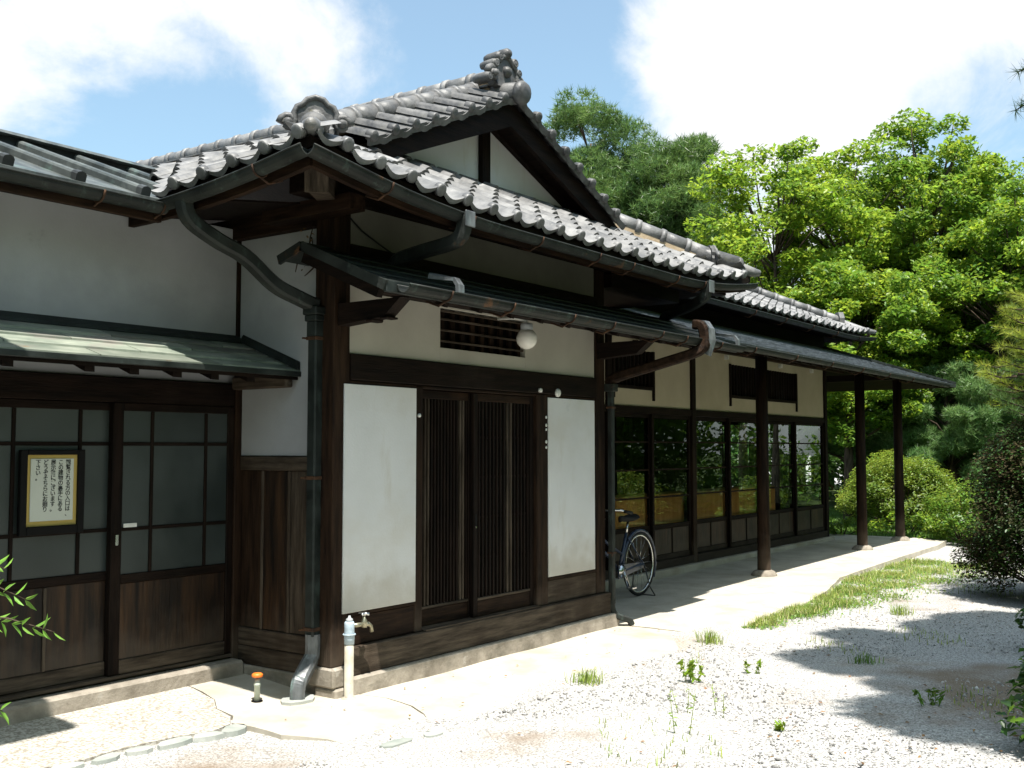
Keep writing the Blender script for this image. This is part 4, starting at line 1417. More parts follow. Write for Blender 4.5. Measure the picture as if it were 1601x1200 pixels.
# canopy downpipe at the right end
d3 = duct([(3.70, -.70, 2.64), (3.70, -.78, 2.62), (3.70, -.80, 2.50), (3.66, -.76, 2.40), (3.52, -.45, 2.29), (3.36, -.08, 2.17), (3.345, -.06, 2.10)], .085, .085, 'brown_x', up=(1, 0, 0))
MB().sweep([(3.745, -.70, 2.68), (3.745, -.80, 2.665), (3.745, -.845, 2.60), (3.745, -.85, 2.5), (3.715, -.81, 2.37)], [(-.05, -.006), (.05, -.006), (.05, .006), (-.05, .006)], (.0, -.6, .7)).build('strap', 'bright_copper', d3)
MB().box(3.312, 3.363, -.083, -.032, .18, 2.12, c=.008).build('vertical_pipe', 'gutter', d3)
MB().box(3.29, 3.385, -.105, -.01, 2.05, 2.12, c=.006).build('hopper', 'gutter', d3)
for z in (1.9, .62):
    MB().box(3.305, 3.37, -.09, -.025, z, z + .018, c=.003).build('pipe_bracket', 'rust', d3)
duct([(3.338, -.058, .22), (3.338, -.058, .14), (3.36, -.09, .08), (3.43, -.17, .04), (3.45, -.19, .0)], .052, .052, 'gutter', 'shoe', (1, 1, 0), d3)

# ------------------------------------------------------------------ long wing, face y = 1.2
WY = 1.2
XE = 12.42
wpost = [3.4, 5.40, 7.50, 9.78, 12.36]
for i, x in enumerate(wpost):
    post(x - .055, x + .055, WY - .03, WY + .1, .10, 3.2, 'brown_v' if i in (2,) else 'wood_v')
box('foundation_stone', 'concrete', H, 3.3, XE + .05, WY - .10, WY + .2, -.04, .105, c=.01)
for a, b in zip(wpost[:-1], wpost[1:]):
    a2, b2 = a + .057, b - .057
    box('sill_beam', 'wood_x', H, a2, b2, WY - .035, WY + .09, .107, .205)
    box('lintel_beam', 'wood_x', H, a2, b2, WY - .02, WY + .08, 1.955, 2.035)
    # upper plaster, with the dark slit windows cut in
    slit = {5.40: (5.49, 6.48), 7.50: (8.63, 9.70), 9.78: (9.86, 11.12)}.get(a)
    if slit is None:
        wallp(a2, b2, WY, WY + .05, 2.037, 2.95, 'plaster_cream')
    else:
        s0, s1 = slit
        s0 = max(s0, a2)
        if s0 - a2 > .02:
            wallp(a2, s0, WY, WY + .05, 2.037, 2.95, 'plaster_cream')
        s1 = min(s1, b2)
        if b2 - s1 > .02:
            wallp(s1, b2, WY, WY + .05, 2.037, 2.95, 'plaster_cream')
        wallp(s0, s1, WY, WY + .05, 2.037, 2.235, 'plaster_cream')
        wallp(s0, s1, WY, WY + .05, 2.70, 2.95, 'plaster_cream')
        w_ = box('slit_window', 'dark_glass', H, s0, s1, WY + .06, WY + .07, 2.2, 2.72)
        box('window_frame', 'wood_x', w_, s0 + .001, s1 - .001, WY - .02, WY + .05, 2.237, 2.275)
        box('window_frame', 'wood_v', w_, s1 - .045, s1 - .002, WY - .022, WY + .045, 2.11, 2.70)
        box('window_frame', 'wood_v', w_, s0 + .002, s0 + .045, WY - .022, WY + .045, 2.12 if a != 9.78 else 2.05, 2.70)
        nb = int((s1 - s0) / .09)
        for q in range(1, nb):
            xx = s0 + (s1 - s0) * q / nb
            box('window_slat', 'wood_v', w_, xx - .012, xx + .012, WY + .01, WY + .035, 2.277, 2.699, c=.002)
    # glazed sliding doors, two per bay
    mid = (a2 + b2) / 2
    for (u, v, yy_) in ((a2, mid + .02, WY + .04), (mid - .02, b2, WY)):
        d = hold('sliding_window', H)
        st = .05
        box('stile', 'wood_v', d, u, u + st, yy_, yy_ + .034, .208, 1.953)
        box('stile', 'wood_v', d, v - st, v, yy_, yy_ + .034, .208, 1.953)
        zs = [.63, .96, 1.29, 1.62, 1.91]
        box('rail', 'wood_x', d, u + st + .001, v - st - .001, yy_ + .001, yy_ + .033, 1.91, 1.953)
        box('rail', 'wood_x', d, u + st + .001, v - st - .001, yy_ + .001, yy_ + .033, .575, .63)
        box('rail', 'wood_x', d, u + st + .001, v - st - .001, yy_ + .001, yy_ + .033, .208, .27)
        box('lower_panel', 'panel_wood', d, u + st + .001, v - st - .001, yy_ + .010, yy_ + .022, .271, .574)
        box('panel_batten', 'wood_v', d, (u + v) / 2 - .012, (u + v) / 2 + .012, yy_ + .002, yy_ + .0095, .271, .574)
        for z in zs[1:-1]:
            box('muntin', 'brown_x', d, u + st + .001, v - st - .001, yy_ + .004, yy_ + .028, z - .010, z + .010, c=.002)
        for q in range(4):
            g_ = MB()
            z0_, z1_ = zs[q] + .010, zs[q + 1] - .010
            # old panes, each set at a slightly different angle
            e = [random.uniform(-.0016, .0016) for _ in range(4)]
            g_.add([(u + st, yy_ + .016 + e[0], z0_), (v - st, yy_ + .016 + e[1], z0_), (v - st, yy_ + .016 + e[2], z1_), (u + st, yy_ + .016 + e[3], z1_)], [(0, 1, 2, 3)])
            g_.build('glass_pane', 'glass', d)
# dim interior behind the glass
IN = hold('wing_interior', H)
box('floor_boards', 'interior', IN, 3.4, XE, WY + .15, 5.0, .38, .42)
box('inner_wall', 'interior', IN, 3.4, XE, 4.9, 5.0, .42, 3.2)
box('inner_ceiling', 'interior', IN, 3.4, XE, WY + .1, 5.0, 2.55, 2.6)
box('inner_wall', 'interior', IN, 3.36, 3.4, WY + .1, 5.0, .4, 2.55)
box('inner_wall', 'interior', IN, XE - .04, XE, WY + 1.9, 5.0, .4, 2.55)
cab = box('low_cabinet', 'tan_wood', IN, 5.5, 10.45, 1.30, 1.65, .42, .985)
for k in range(5):
    pass
for x in (6.9, 9.1, 11.3):
    box('inner_post', 'wood_v', IN, x - .05, x + .05, 3.0, 3.1, .42, 2.55)
# end wall of the wing (glazed porch side)
box('end_sill', 'wood_y', H, XE - .05, XE + .04, WY + .12, 3.1, .107, .62)
box('end_lintel', 'wood_y', H, XE - .05, XE + .04, WY + .12, 3.1, 1.95, 2.95)
for y in (1.9, 2.5, 3.1):
    post(XE - .05, XE + .04, y - .04, y + .04, .62, 1.95)

# porch posts on stone feet
for x in (7.35, 11.05, 12.98):
    m = MB()
    pz = 0.05 * min(1, max(0, (x - 3.4) / 7))
    r = .075
    ring = lambda z, k: [(x + r * k * math.cos(g), .2 + r * k * math.sin(g), z) for g in np.linspace(0, 2 * math.pi, 13)[:-1]]
    b = ring(pz + .06, 1.06) + ring(.6, 1.0) + ring(2.66, .96)
    m.add(b, [(i * 12 + j, i * 12 + (j + 1) % 12, (i + 1) * 12 + (j + 1) % 12, (i + 1) * 12 + j) for i in range(2) for j in range(12)] + [tuple(range(24, 36))], True)
    pp = m.build('porch_post', 'brown_v', H)
    MB().lathe((x, .2, pz - .02), [(.16, 0), (.155, .03), (.125, .07), (.09, .085)], 12).build('post_base', 'stone', pp)
beam(4.7, 13.7, .14, .26, 2.665, 2.77, 'wood_x', 'porch_beam')
box('porch_beam', 'wood_y', H, 12.92, 13.04, .262, 3.2, 2.665, 2.77)

# wing canopy: courses of small slates, hipped at the far end
SL = hold('slate_canopy', H)
WXE, WYE = 14.05, -.45
wz = lambda d: 2.61 + .345 * d - 0.0 * d
m = MB()
nr = 19
for k in range(nr):
    d0, d1 = k * .0895, (k + 1) * .0895 + .012
    x = 4.45
    ph = (k % 2) * .09
    while x < WXE - d0 - .02:
        w = .175
        xa, xb = x, min(x + w, WXE - d0)
        if xa < 4.55:
            xa = 4.45
        z0_, z1_ = wz(d0), wz(d1)
        jj = random.uniform(0, .004)
        xb2 = min(xb, WXE - d1)
        m.add([(xa + .002, WYE + d0, z0_ + .014 + jj), (xb - .002, WYE + d0, z0_ + .014 + jj), (max(xb2, xa) - .002, WYE + d1, z1_ + .003), (xa + .002, WYE + d1, z1_ + .003),
               (xa + .002, WYE + d0, z0_), (xb - .002, WYE + d0, z0_)], [(0, 1, 2, 3), (0, 4, 5, 1)])
        x += w + (ph if x < 4.5 else 0)
    # far hip face
    y = WYE + d0
    while y < 3.2:
        ya, yb = y, y + .175
        z0_, z1_ = wz(d0), wz(d1)
        xa_, xb_ = WXE - d0, WXE - d1
        m.add([(xa_, ya + .002, z0_ + .014), (xa_, yb - .002, z0_ + .014), (xb_, yb - .002, z1_ + .003), (xb_, min(max(ya, WYE + d1), yb) + .002, z1_ + .003), (xa_, ya + .002, z0_), (xa_, yb - .002, z0_)],
              [(0, 1, 2, 3), (0, 4, 5, 1)])
        y += .175
m.build('slate_courses', 'slate', SL, 'stuff')
dm = WY - WYE
MB().hexa([(4.45, WYE + .03, wz(0) - .05), (WXE - .03, WYE + .03, wz(0) - .05), (WXE - dm, WY, wz(dm) - .05), (4.45, WY, wz(dm) - .05)],
          [(4.45, WYE + .01, wz(0) - .004), (WXE - .01, WYE + .01, wz(0) - .004), (WXE - dm, WY, wz(dm) - .004), (4.45, WY, wz(dm) - .004)]).build('canopy_deck', 'wood_x', SL)
MB().hexa([(WXE - .03, WYE + .03, wz(0) - .05), (WXE - .03, 3.2, wz(0) - .05), (WXE - dm, 3.2, wz(dm) - .05), (WXE - dm, WY, wz(dm) - .05)],
          [(WXE - .01, WYE + .01, wz(0) - .004), (WXE - .01, 3.2, wz(0) - .004), (WXE - dm, 3.2, wz(dm) - .004), (WXE - dm, WY, wz(dm) - .004)]).build('canopy_deck', 'wood_y', SL)
MB().bar((WXE, WYE, wz(0) + .03), (WXE - dm, WY, wz(dm) + .03), .07, .035).build('hip_cover', 'copper', SL)
box('drip_edge', 'copper', SL, 4.45, WXE + .01, WYE - .018, WYE + .008, wz(0) - .045, wz(0) + .008, c=.003)
box('drip_edge', 'copper', SL, WXE - .008, WXE + .014, WYE + .01, 3.2, wz(0) - .045, wz(0) + .008, c=.003)
for j in range(26):
    x = 4.6 + j * .36
    MB().bar((x, WYE + .06, wz(.06) - .075), (x, WY, wz(dm) - .075), .04, .05).build('canopy_rafter', 'wood_y', SL)
gutter([(x, WYE - .06, wz(0) - .035) for x in np.linspace(4.66, 13.3, 16)], brackets=[(i, .3) for i in (1, 3, 5, 7, 9, 11)], r=.048)
for x in (5.9, 8.4, 10.3, 11.6):
    box('purlin_end', 'plate_white' if x > 8 else 'weather_x', SL, x, x + .05, WY - .09, WY - .035, 2.74, 2.80)
beam(4.6, 12.9, WY - .16, WY - .095, 2.80, 2.86, 'brown_x', 'canopy_purlin')

# wing upper wall and tile roof
box('upper_wall', 'wood_x', H, 3.4, 12.42, WY + .003, WY + .06, 3.17, 3.72)
WR = hold('wing_tile_roof', H)
uxR, uyF, uZ = 12.7, .60, 3.38


def uz(side, x, y):
    d = (y - uyF) if side == 'F' else (uxR - x)
    dx, dy = uxR - x, y - uyF
    a, dd = max(dx, dy), min(dx, dy)
    return uZ + .45 * d + .07 * max(0, 1 - a / 1.3) ** 2 * max(0, 1 - max(dd, 0) / 1.0)


DM = 3.2
for side in 'FR':
    m = MB()
    if side == 'F':
        q = [(4.6, uyF), (uxR, uyF), (uxR - DM, uyF + DM), (4.6, uyF + DM)]
    else:
        q = [(uxR, uyF), (uxR, uyF + 6), (uxR - DM, uyF + 6 - DM), (uxR - DM, uyF + DM)]
    m.hexa([(x, y, uZ + .45 * ((y - uyF) if side == 'F' else (uxR - x)) - .06) for x, y in q], [(x, y, uZ + .45 * ((y - uyF) if side == 'F' else (uxR - x))) for x, y in q])
    m.build('roof_deck', 'wood_x', WR)
MB().hexa([(4.6, uyF + .01, uZ - .09), (uxR - .01, uyF + .01, uZ - .09), (uxR - .55, WY + .05, uZ - .0), (4.6, WY + .05, uZ - .0)],
          [(4.6, uyF + .01, uZ - .062), (uxR - .01, uyF + .01, uZ - .062), (uxR - .55, WY + .05, uZ + .2), (4.6, WY + .05, uZ + .2)]).build('eave_soffit', 'wood_x', WR)
for k in range(15):
    d = k * EXP - .03
    for j in range(30):
        x = uxR - TW * (j + .5)
        if uxR - x < d + .05 or x < 5.0:
            continue
        put_tile(tile_matrix(uz, 'F', x, uyF + d), ME_EAVE if k == 0 else ME_TILE, WR, k == 0, .9 if x > 8.2 else .01)
uh = lambda t: V3((uxR - t, uyF + t, uZ + .45 * t))
cap_run(uh(.35) + V3((0, 0, .10)), uh(3.1) + V3((0, 0, .10)), 14, WR)
m = MB().tube([uh(.3) + V3((0, 0, .07)), uh(0.05) + V3((0, 0, .08)), uh(-.12) + V3((0, 0, .13))], [.075, .06, .03], 10)
m.build('corner_tile', 'tile', WR)
o = uh(.33) + V3((0, 0, .02))
m = MB().hexa([o + V3((a * .7, a * .7, b)) + V3((.03, -.03, 0)) for a, b in ((-.1, 0), (-.12, .12), (-.06, .22), (.06, .22), (.12, .12), (.1, 0))],
              [o + V3((a * .7, a * .7, b)) - V3((.03, -.03, 0)) for a, b in ((-.1, 0), (-.12, .12), (-.06, .22), (.06, .22), (.12, .12), (.1, 0))])
m.build('ridge_ornament', 'cap', WR)
gutter([(x, uyF - .05, uZ - .075 + .05 * max(0, 1 - (uxR - x) / 1.2) ** 2) for x in np.linspace(5.2, 12.95, 16)], brackets=[(i, .3) for i in (5, 7, 9, 11, 13)], r=.05)

# taller block of the same house further left; only its eave shadow reaches the picture
TB = hold('tall_block', H)
box('block_wall', 'plaster_up', TB, -9, -3.45, 0.4, 6.0, 0, 4.4)
box('block_roof', 'tile_far', TB, -9.6, -2.50, -0.77, 6.4, 4.42, 4.6)

# lay the tiles: the 300 that show largest as parts, the rest joined
TILES.sort(key=lambda t: -t[0])
n_t = 0
rest = {}
ev = 0
for (a, M4, me, par, eave) in TILES:
    if eave and a > 1e-4:
        o = link('eave_tile', me, par)
        o.matrix_basis = M4
        ev += 1
    elif n_t < 300 and not eave:
        o = link('roof_tile', me, par)
        o.matrix_basis = M4
        n_t += 1
    else:
        rest.setdefault((par.name, me.name), []).append(M4)
by_par = {}
for (pn, mn), ms in rest.items():
    me = bpy.data.meshes[mn]
    V0 = np.array([v.co[:] for v in me.vertices])
    P0 = [tuple(p.vertices) for p in me.polygons]
    bp = by_par.setdefault(pn, MB())
    for M4 in ms:
        A4 = np.array(M4)
        Vt = V0 @ A4[:3, :3].T + A4[:3, 3]
        bp.add(Vt.tolist(), P0, True)
for pn, b in by_par.items():
    b.build('far_roof_tiles', 'tile_far', bpy.data.objects[pn], 'stuff')

# ------------------------------------------------------------------ small things at the house
# old cable from the eave to the canopy, dry vine on the wall by the corner post
MB().tube([(.08, -.03, 3.04), (.18, -.04, 2.97), (.30, -.06, 2.91), (.46, -.09, 2.835)], .006, 5).build('cable', 'rubber', H)
vn = thing('dead_vine', 'dry dark vine twigs clinging to the wall beside the corner post under the eave', 'vine', (-.03, .19, 2.72))
m = MB()
rv = random.Random(3)
for (a, b) in (((0, 0, .0), (-.01, .03, .12)), ((-.01, .03, .12), (-.015, -.01, .27)), ((-.015, -.01, .27), (-.03, .07, .33)), ((-.01, .03, .12), (-.03, .10, .08)), ((-.03, .10, .08), (-.035, .13, -.02)), ((-.012, .01, .2), (-.03, -.02, .14)), ((0, 0, 0), (-.02, .06, -.05))):
    a, b = V3(a), V3(b)
    m.tube([a, a.lerp(b, .5) + V3((rv.uniform(-.015, .005), rv.uniform(-.015, .015), 0)), b], [.006, .005, .003], 5)
m.build('twigs', 'bark', vn)
leaves('dry_leaves', np.array([(rv.uniform(-.035, -.01), rv.uniform(-.02, .11), rv.uniform(-.04, .3)) for _ in range(16)]), .03, 'dead_leaf', vn, .1)

# globe lamp
L = thing('wall_lamp', 'round white globe lamp hanging under the dark canopy by the barred vent', 'lamp', (1.76, -.25, 2.38))
MB().lathe((0, 0, 0), [(.02, -.08)] + [(.08 * math.sin(a), -.08 * math.cos(a)) for a in np.linspace(.3, 2.65, 14)], 24).build('globe', 'lamp', L)
MB().lathe((0, 0, .066), [(.045, 0), (.048, .03), (.045, .05), (.02, .055)], 16).build('collar', 'grey_paint', L)
MB().tube([(0, 0, .11), (0, .0, .135), (-.03, .08, .16), (-.05, .236, .165)], .012, 8).build('arm', 'plate_white', L)

# notice board hung on the glazed door
N_ = thing('notice_board', 'black framed notice with yellow border and Japanese text on the glass door', 'sign', (-1.37, .93, 1.05))
fx0, fx1, fz0, fz1 = -.20, .20, .0, .49
m = MB()
m.box(fx0, fx0 + .042, -.02, .012, fz0, fz1)
m.box(fx1 - .042, fx1, -.02, .012, fz0, fz1)
m.box(fx0 + .043, fx1 - .043, -.02, .012, fz1 - .03, fz1)
m.box(fx0 + .043, fx1 - .043, -.02, .012, fz0, fz0 + .05)
m.build('frame', 'black_paint', N_)
MB().box(fx0 + .03, fx1 - .03, 0, .01, fz0 + .03, fz1 - .02).build('card', 'yellow_card', N_)
MB().box(fx0 + .066, fx1 - .066, -.006, -.001, fz0 + .078, fz1 - .052).build('paper', 'paper', N_)
cols = ['観覧される方の入口は、', 'この建物の裏手にある', '展示館にございます。', 'どうぞそちらにお廻り', '下さい。']
for i, tx in enumerate(cols):
    fc = bpy.data.curves.new('lettering', 'FONT')
    fc.body = '\n'.join(tx)
    fc.size = 0.0335
    fc.space_line = 0.90
    fc.align_x = 'CENTER'
    fc.align_y = 'TOP'
    fc.extrude = 0.0004
    fc.offset = 0.0005
    fc.materials.append(M['ink'])
    tmp = bpy.data.objects.new('lettering', fc)
    COL.objects.link(tmp)
    bpy.context.view_layer.update()
    me = bpy.data.meshes.new_from_object(tmp.evaluated_get(bpy.context.evaluated_depsgraph_get()))
    bpy.data.objects.remove(tmp)
    o = link('lettering', me, N_)
    o.location = (.098 - i * .047, -.0068, fz1 - .058)
    o.rotation_euler = (math.pi / 2, 0, 0)

# standpipe with tap
T = thing('water_tap', 'white chipped standpipe with a brass tap beside the corner post', 'tap', (.01, -.125, 0))
MB().lathe((0, 0, -.01), [(.05, 0), (.045, .012), (.029, .018), (.029, .34)], 14).build('pipe', 'white_paint', T)
m = MB().lathe((0, 0, .33), [(.031, 0), (.033, .04), (.031, .10), (.032, .13), (.026, .14)], 14)
m.torus((0, 0, .39), .037, .005, (0, 0, 1), 14, 5)
m.build('pipe_wrap', 'blue_wrap', T)
MB().lathe((0, 0, .465), [(.022, 0), (.022, .02), (.008, .03), (.008, .04)], 10).build('cap', 'grey_paint', T)
m = MB()
m.tube([(.02, 0, .44), (.075, -.01, .44), (.11, -.015, .44)], .014, 10)
m.tube([(.11, -.015, .44), (.15, -.02, .437), (.17, -.024, .42), (.175, -.025, .385)], [.016, .014, .012, .013], 10)
m.lathe((.115, -.015, .44), [(.02, -.02), (.021, .02), (.012, .035), (.006, .06)], 10)
m.build('faucet', 'brass', T)
m = MB()
for g in (0, math.pi / 2):
    c, s = math.cos(g + .4) * .035, math.sin(g + .4) * .035
    m.tube([(.115 - c, -.015 - s, .503), (.115, -.015, .506), (.115 + c, -.015 + s, .503)], .0085, 6)
m.lathe((.115, -.015, .495), [(.014, 0), (.015, .012), (.008, .018)], 10)
m.build('tap_handle', 'chrome', T)

# orange-capped pipe
T = thing('vent_pipe', 'short pale green pipe with a bright orange cap on the concrete apron', 'pipe', (-.39, .26, g_apron(-.39, .26)))
MB().lathe((0, 0, -.01), [(.018, 0), (.018, .10), (.021, .102), (.021, .118), (.016, .12), (.016, .14)], 12).build('pipe', 'pale_pvc', T)
MB().lathe((0, 0, .143), [(.03, 0), (.034, .004), (.034, .016), (.027, .023), (.01, .025)], 18).build('cap', 'orange', T)
MB().lathe((0, 0, -.002), [(.036, 0), (.036, .004), (.03, .005)], 12).build('collar', 'black_paint', T)

# bicycle
BK = thing('bicycle', 'dark blue bicycle with front basket parked under the canopy of the house', 'bicycle', (5.01, .60, .015))


def wheel(x, nm):
    w = hold(nm, BK)
    MB().torus((x, 0, .33), .315, .017, (0, 1, 0), 40, 8).build('tyre', 'rubber', w)
    MB().torus((x, 0, .33), .294, .011, (0, 1, 0), 40, 6).build('rim', 'chrome', w)
    m = MB()
    for k in range(18):
        g = 2 * math.pi * k / 18
        s = .012 * (1 if k % 2 else -1)
        m.tube([(x + .02 * math.cos(g + .6), s * 1.5, .33 + .02 * math.sin(g + .6)), (x + .29 * math.cos(g), 0, .33 + .29 * math.sin(g))], .0016, 4)
    m.build('spokes', 'chrome', w)
    MB().lathe((x, -.045, .33), [(.012, 0), (.022, .01), (.014, .03), (.014, .06), (.022, .08), (.012, .09)], 10, (0, 1, 0)).build('hub', 'chrome', w)
    m = MB()
    a0, a1 = (-.5, 3.3) if nm == 'rear_wheel' else (.9, 3.6)
    pts = [V3((x + .345 * math.cos(g), 0, .33 + .345 * math.sin(g))) for g in np.linspace(a0, a1, 18)]
    m.sweep(pts, [(-.026, -.004), (.026, -.004), (.022, .006), (-.022, .006)], (0, .0, 1)) if False else m.tube(pts, .02, 6)
    m.build('mudguard', 'bike_blue', w)


wheel(0, 'rear_wheel')
wheel(-1.08, 'front_wheel')
m = MB()
bb = V3((-.42, 0, .29))
st_ = V3((-.27, 0, .66))
hd0, hd1 = V3((-.90, 0, .62)), V3((-.87, 0, .80))
m.tube([bb, st_], .016, 8)
m.tube([bb, V3((-.6, 0, .44)), hd0], .017, 8)
m.tube([bb.lerp(st_, .45), V3((-.6, 0, .56)), hd0.lerp(hd1, .6)], .014, 8)
for s in (-1, 1):
    m.tube([bb + V3((0, .03 * s, 0)), V3((0, .055 * s, .33))], .010, 6)
    m.tube([st_ + V3((0, .02 * s, -.04)), V3((0, .055 * s, .33))], .008, 6)
    m.tube([hd0 + V3((0, .03 * s, -.02)), V3((-1.0, .05 * s, .46)), V3((-1.08, .05 * s, .33))], .010, 6)
m.tube([hd0, hd1], .02, 8)
m.build('frame', 'bike_blue', BK)
MB().tube([st_, V3((-.225, 0, .785))], .013, 8).build('seat_post', 'chrome', BK)
m = MB()
sec = []
prof = [(-.40, .018, .84), (-.36, .026, .845), (-.28, .045, .84), (-.20, .085, .84), (-.15, .095, .85), (-.11, .07, .855)]
vs, fs = [], []
for (x, w, z) in prof:
    for k in range(10):
        g = 2 * math.pi * k / 10
        vs.append((x, w * math.cos(g), z - .03 + .032 * math.sin(g)))
for i in range(len(prof) - 1):
    for k in range(10):
        fs.append((i * 10 + k, i * 10 + (k + 1) % 10, (i + 1) * 10 + (k + 1) % 10, (i + 1) * 10 + k))
fs += [tuple(range(10))[::-1], tuple(range(50, 60))]
m.add(vs, fs, True)
m.build('saddle', 'rubber', BK)
m = MB()
m.tube([hd1, hd1 + V3((.02, 0, .1))], .013, 8)
hb = hd1 + V3((.02, 0, .10))
for s in (-1, 1):
    m.tube([hb, hb + V3((-.03, .1 * s, .03)), hb + V3((.05, .24 * s, .03)), hb + V3((.20, .27 * s, .0))], .011, 8)
m.build('handlebar', 'chrome', BK)
m = MB()
for s in (-1, 1):
    m.tube([hb + V3((.10, .262 * s, .016)), hb + V3((.22, .272 * s, -.005))], .017, 8)
m.build('grips', 'rubber', BK)
m = MB()
bx = V3((-1.10, 0, .60))
for lv in range(7):
    z = lv * .042
    k = .8 + .2 * lv / 6
    q = [bx + V3((.13 * k * sx, .17 * k * sy, z)) for sx, sy in ((-1, -1), (1, -1), (1, 1), (-1, 1), (-1, -1))]
    m.tube(q, .004 if lv < 6 else .007, 4)
for i in range(8):
    for (ax, ay) in ((-1 + i / 3.5, -1), (-1 + i / 3.5, 1), (-1, -1 + i / 3.5), (1, -1 + i / 3.5)):
        m.tube([bx + V3((.13 * .8 * ax, .17 * .8 * ay, 0)), bx + V3((.13 * ax, .17 * ay, .252))], .0035, 4)
    m.tube([bx + V3((.13 * .8 * (-1 + i / 3.5), -.136, 0)), bx + V3((.13 * .8 * (-1 + i / 3.5), .136, 0))], .0035, 4)
m.build('basket', 'wire', BK)
m = MB()
m.lathe(bb + V3((0, -.045, 0)), [(.07, 0), (.07, .006), (.02, .008)], 18, (0, 1, 0))
m.tube([bb + V3((0, -.06, 0)), bb + V3((.06, -.065, -.16))], .009, 6)
m.tube([bb + V3((0, .06, 0)), bb + V3((-.06, .065, .16))], .009, 6)
m.box(bb.x + .02, bb.x + .10, -.15, -.07, bb.z - .175, bb.z - .155)
m.box(bb.x - .10, bb.x - .02, .07, .15, bb.z + .145, bb.z + .165)
m.build('crank', 'chrome', BK)
MB().hexa([bb + V3(p) for p in ((-.07, -.03, -.07), (.44, -.03, -.0), (.44, -.03, .06), (-.07, -.03, .07))], [bb + V3(p) for p in ((-.07, -.04, -.07), (.44, -.04, -.0), (.44, -.04, .06), (-.07, -.04, .07))]).build('chain_guard', 'bike_blue', BK)
m = MB()
for s in (-1, 1):
    m.tube([(0, .06 * s, .33), (.04, .10 * s, .10), (.10, .13 * s, .0)], .007, 6)
m.tube([(.10, -.13, .0), (.10, .13, .0)], .007, 6)
m.build('rear_stand', 'wire', BK)

# ------------------------------------------------------------------ plants
def needles(name, C, length, width, per, mat, parent, up=0.5, kind=None, axis=None):
    n = len(C)
    d = rand_unit(n * per)
    if axis is not None:
        d = d * .75 + np.repeat(axis, per, 0)
    d[:, 2] += up
    d /= np.linalg.norm(d, axis=1, keepdims=True)
    base = np.repeat(C, per, 0)
    L = (length * RNG.uniform(.6, 1.15, n * per))[:, None]
    s = np.cross(d, rand_unit(n * per))
    s /= np.linalg.norm(s, axis=1, keepdims=True) + 1e-9
    a = base + s * width
    b = base - s * width
    c = base + d * L
    V = np.stack([a, b, c], 1).reshape(-1, 3)
    F = np.arange(n * per * 3).reshape(-1, 3)
    return np_mesh(name, V, F, mat, parent, kind)


def clump_points(cl, rad, per, flat=0.7):
    """points spread through every clump, denser near its rim"""
    out = []
    for c, r in zip(cl, rad):
        n = max(4, int(per * RNG.uniform(.7, 1.3)))
        u = rand_unit(n)
        k = RNG.uniform(.25, 1, n) ** .5
        p = u * (k * r)[:, None]
        p[:, 2] *= flat
        out.append(p + c)
    return np.concatenate(out)


def crown_clumps(n, R, H_, z0, rmin, rmax, shell=.55, shape='round'):
    cl, rd = [], []
    while len(cl) < n:
        u = RNG.uniform(-1, 1, 3)
        q = np.linalg.norm(u)
        if q > 1 or q < shell * RNG.uniform(0, 1):
            continue
        w = 1.0
        if shape == 'cone':
            w = .45 + .55 * (1 - (u[2] + 1) / 2) ** .8
        cl.append((u[0] * R * w, u[1] * R * w, z0 + H_ * (u[2] + 1) / 2))
        rd.append(RNG.uniform(rmin, rmax))
    return np.array(cl), np.array(rd)


def limbs(parent, cl, h0, h1, r, lean=(0, 0), share=.5, trunk_r=.14):
    m = MB()
    tp = []
    k = 7
    for i in range(k):
        t = i / (k - 1)
        tp.append((lean[0] * t + math.sin(t * 5 + r) * .06, lean[1] * t + math.cos(t * 4 + r) * .06, h1 * t))
    m.tube(tp, [trunk_r * (1 - .8 * i / (k - 1)) for i in range(k)], 8)
    m.build('trunk', 'bark', parent)
    m = MB()
    for c in cl:
        if RNG.uniform() > share:
            continue
        zt = max(h0 * .6, min(h1 * .96, c[2] - np.hypot(c[0], c[1]) * RNG.uniform(.5, .9)))
        t = zt / h1
        p = V3((lean[0] * t, lean[1] * t, zt))
        q = V3(c)
        mid = p.lerp(q, .55) + V3((RNG.uniform(-.1, .1), RNG.uniform(-.1, .1), RNG.uniform(-.05, .2)))
        m.tube([p, mid, q], [trunk_r * .26 * (1 - .5 * t), trunk_r * .15, trunk_r * .05], 5)
    m.build('branches', 'bark', parent)


def broad_tree(name, label, base, h, R, z0, mat, n_cl, per, leaf, rr, group=None, mat2=None, flat=.6, lean=(0, 0), trunk_r=.14, up=.6, share=.5, shell=.55, dens=1.7):
    t = thing(name, label, 'tree', base, group)
    cl, rd = crown_clumps(n_cl, R, h - z0, z0, rr[0], rr[1], shell)
    cl[:, 0] += lean[0]; cl[:, 1] += lean[1]
    limbs(t, cl, z0, h * .7, RNG.uniform(0, 6), lean, share, trunk_r)
    Pp = clump_points(cl, rd, int(per * dens), flat)
    if mat2:
        k = np.repeat(RNG.uniform(size=len(Pp) // 40 + 1) < .35, 40)[:len(Pp)]
        leaves('crown', Pp[~k], leaf, mat, t, up)
        leaves('crown', Pp[k], leaf, mat2, t, up)
    else:
        leaves('crown', Pp, leaf, mat, t, up)
    return t


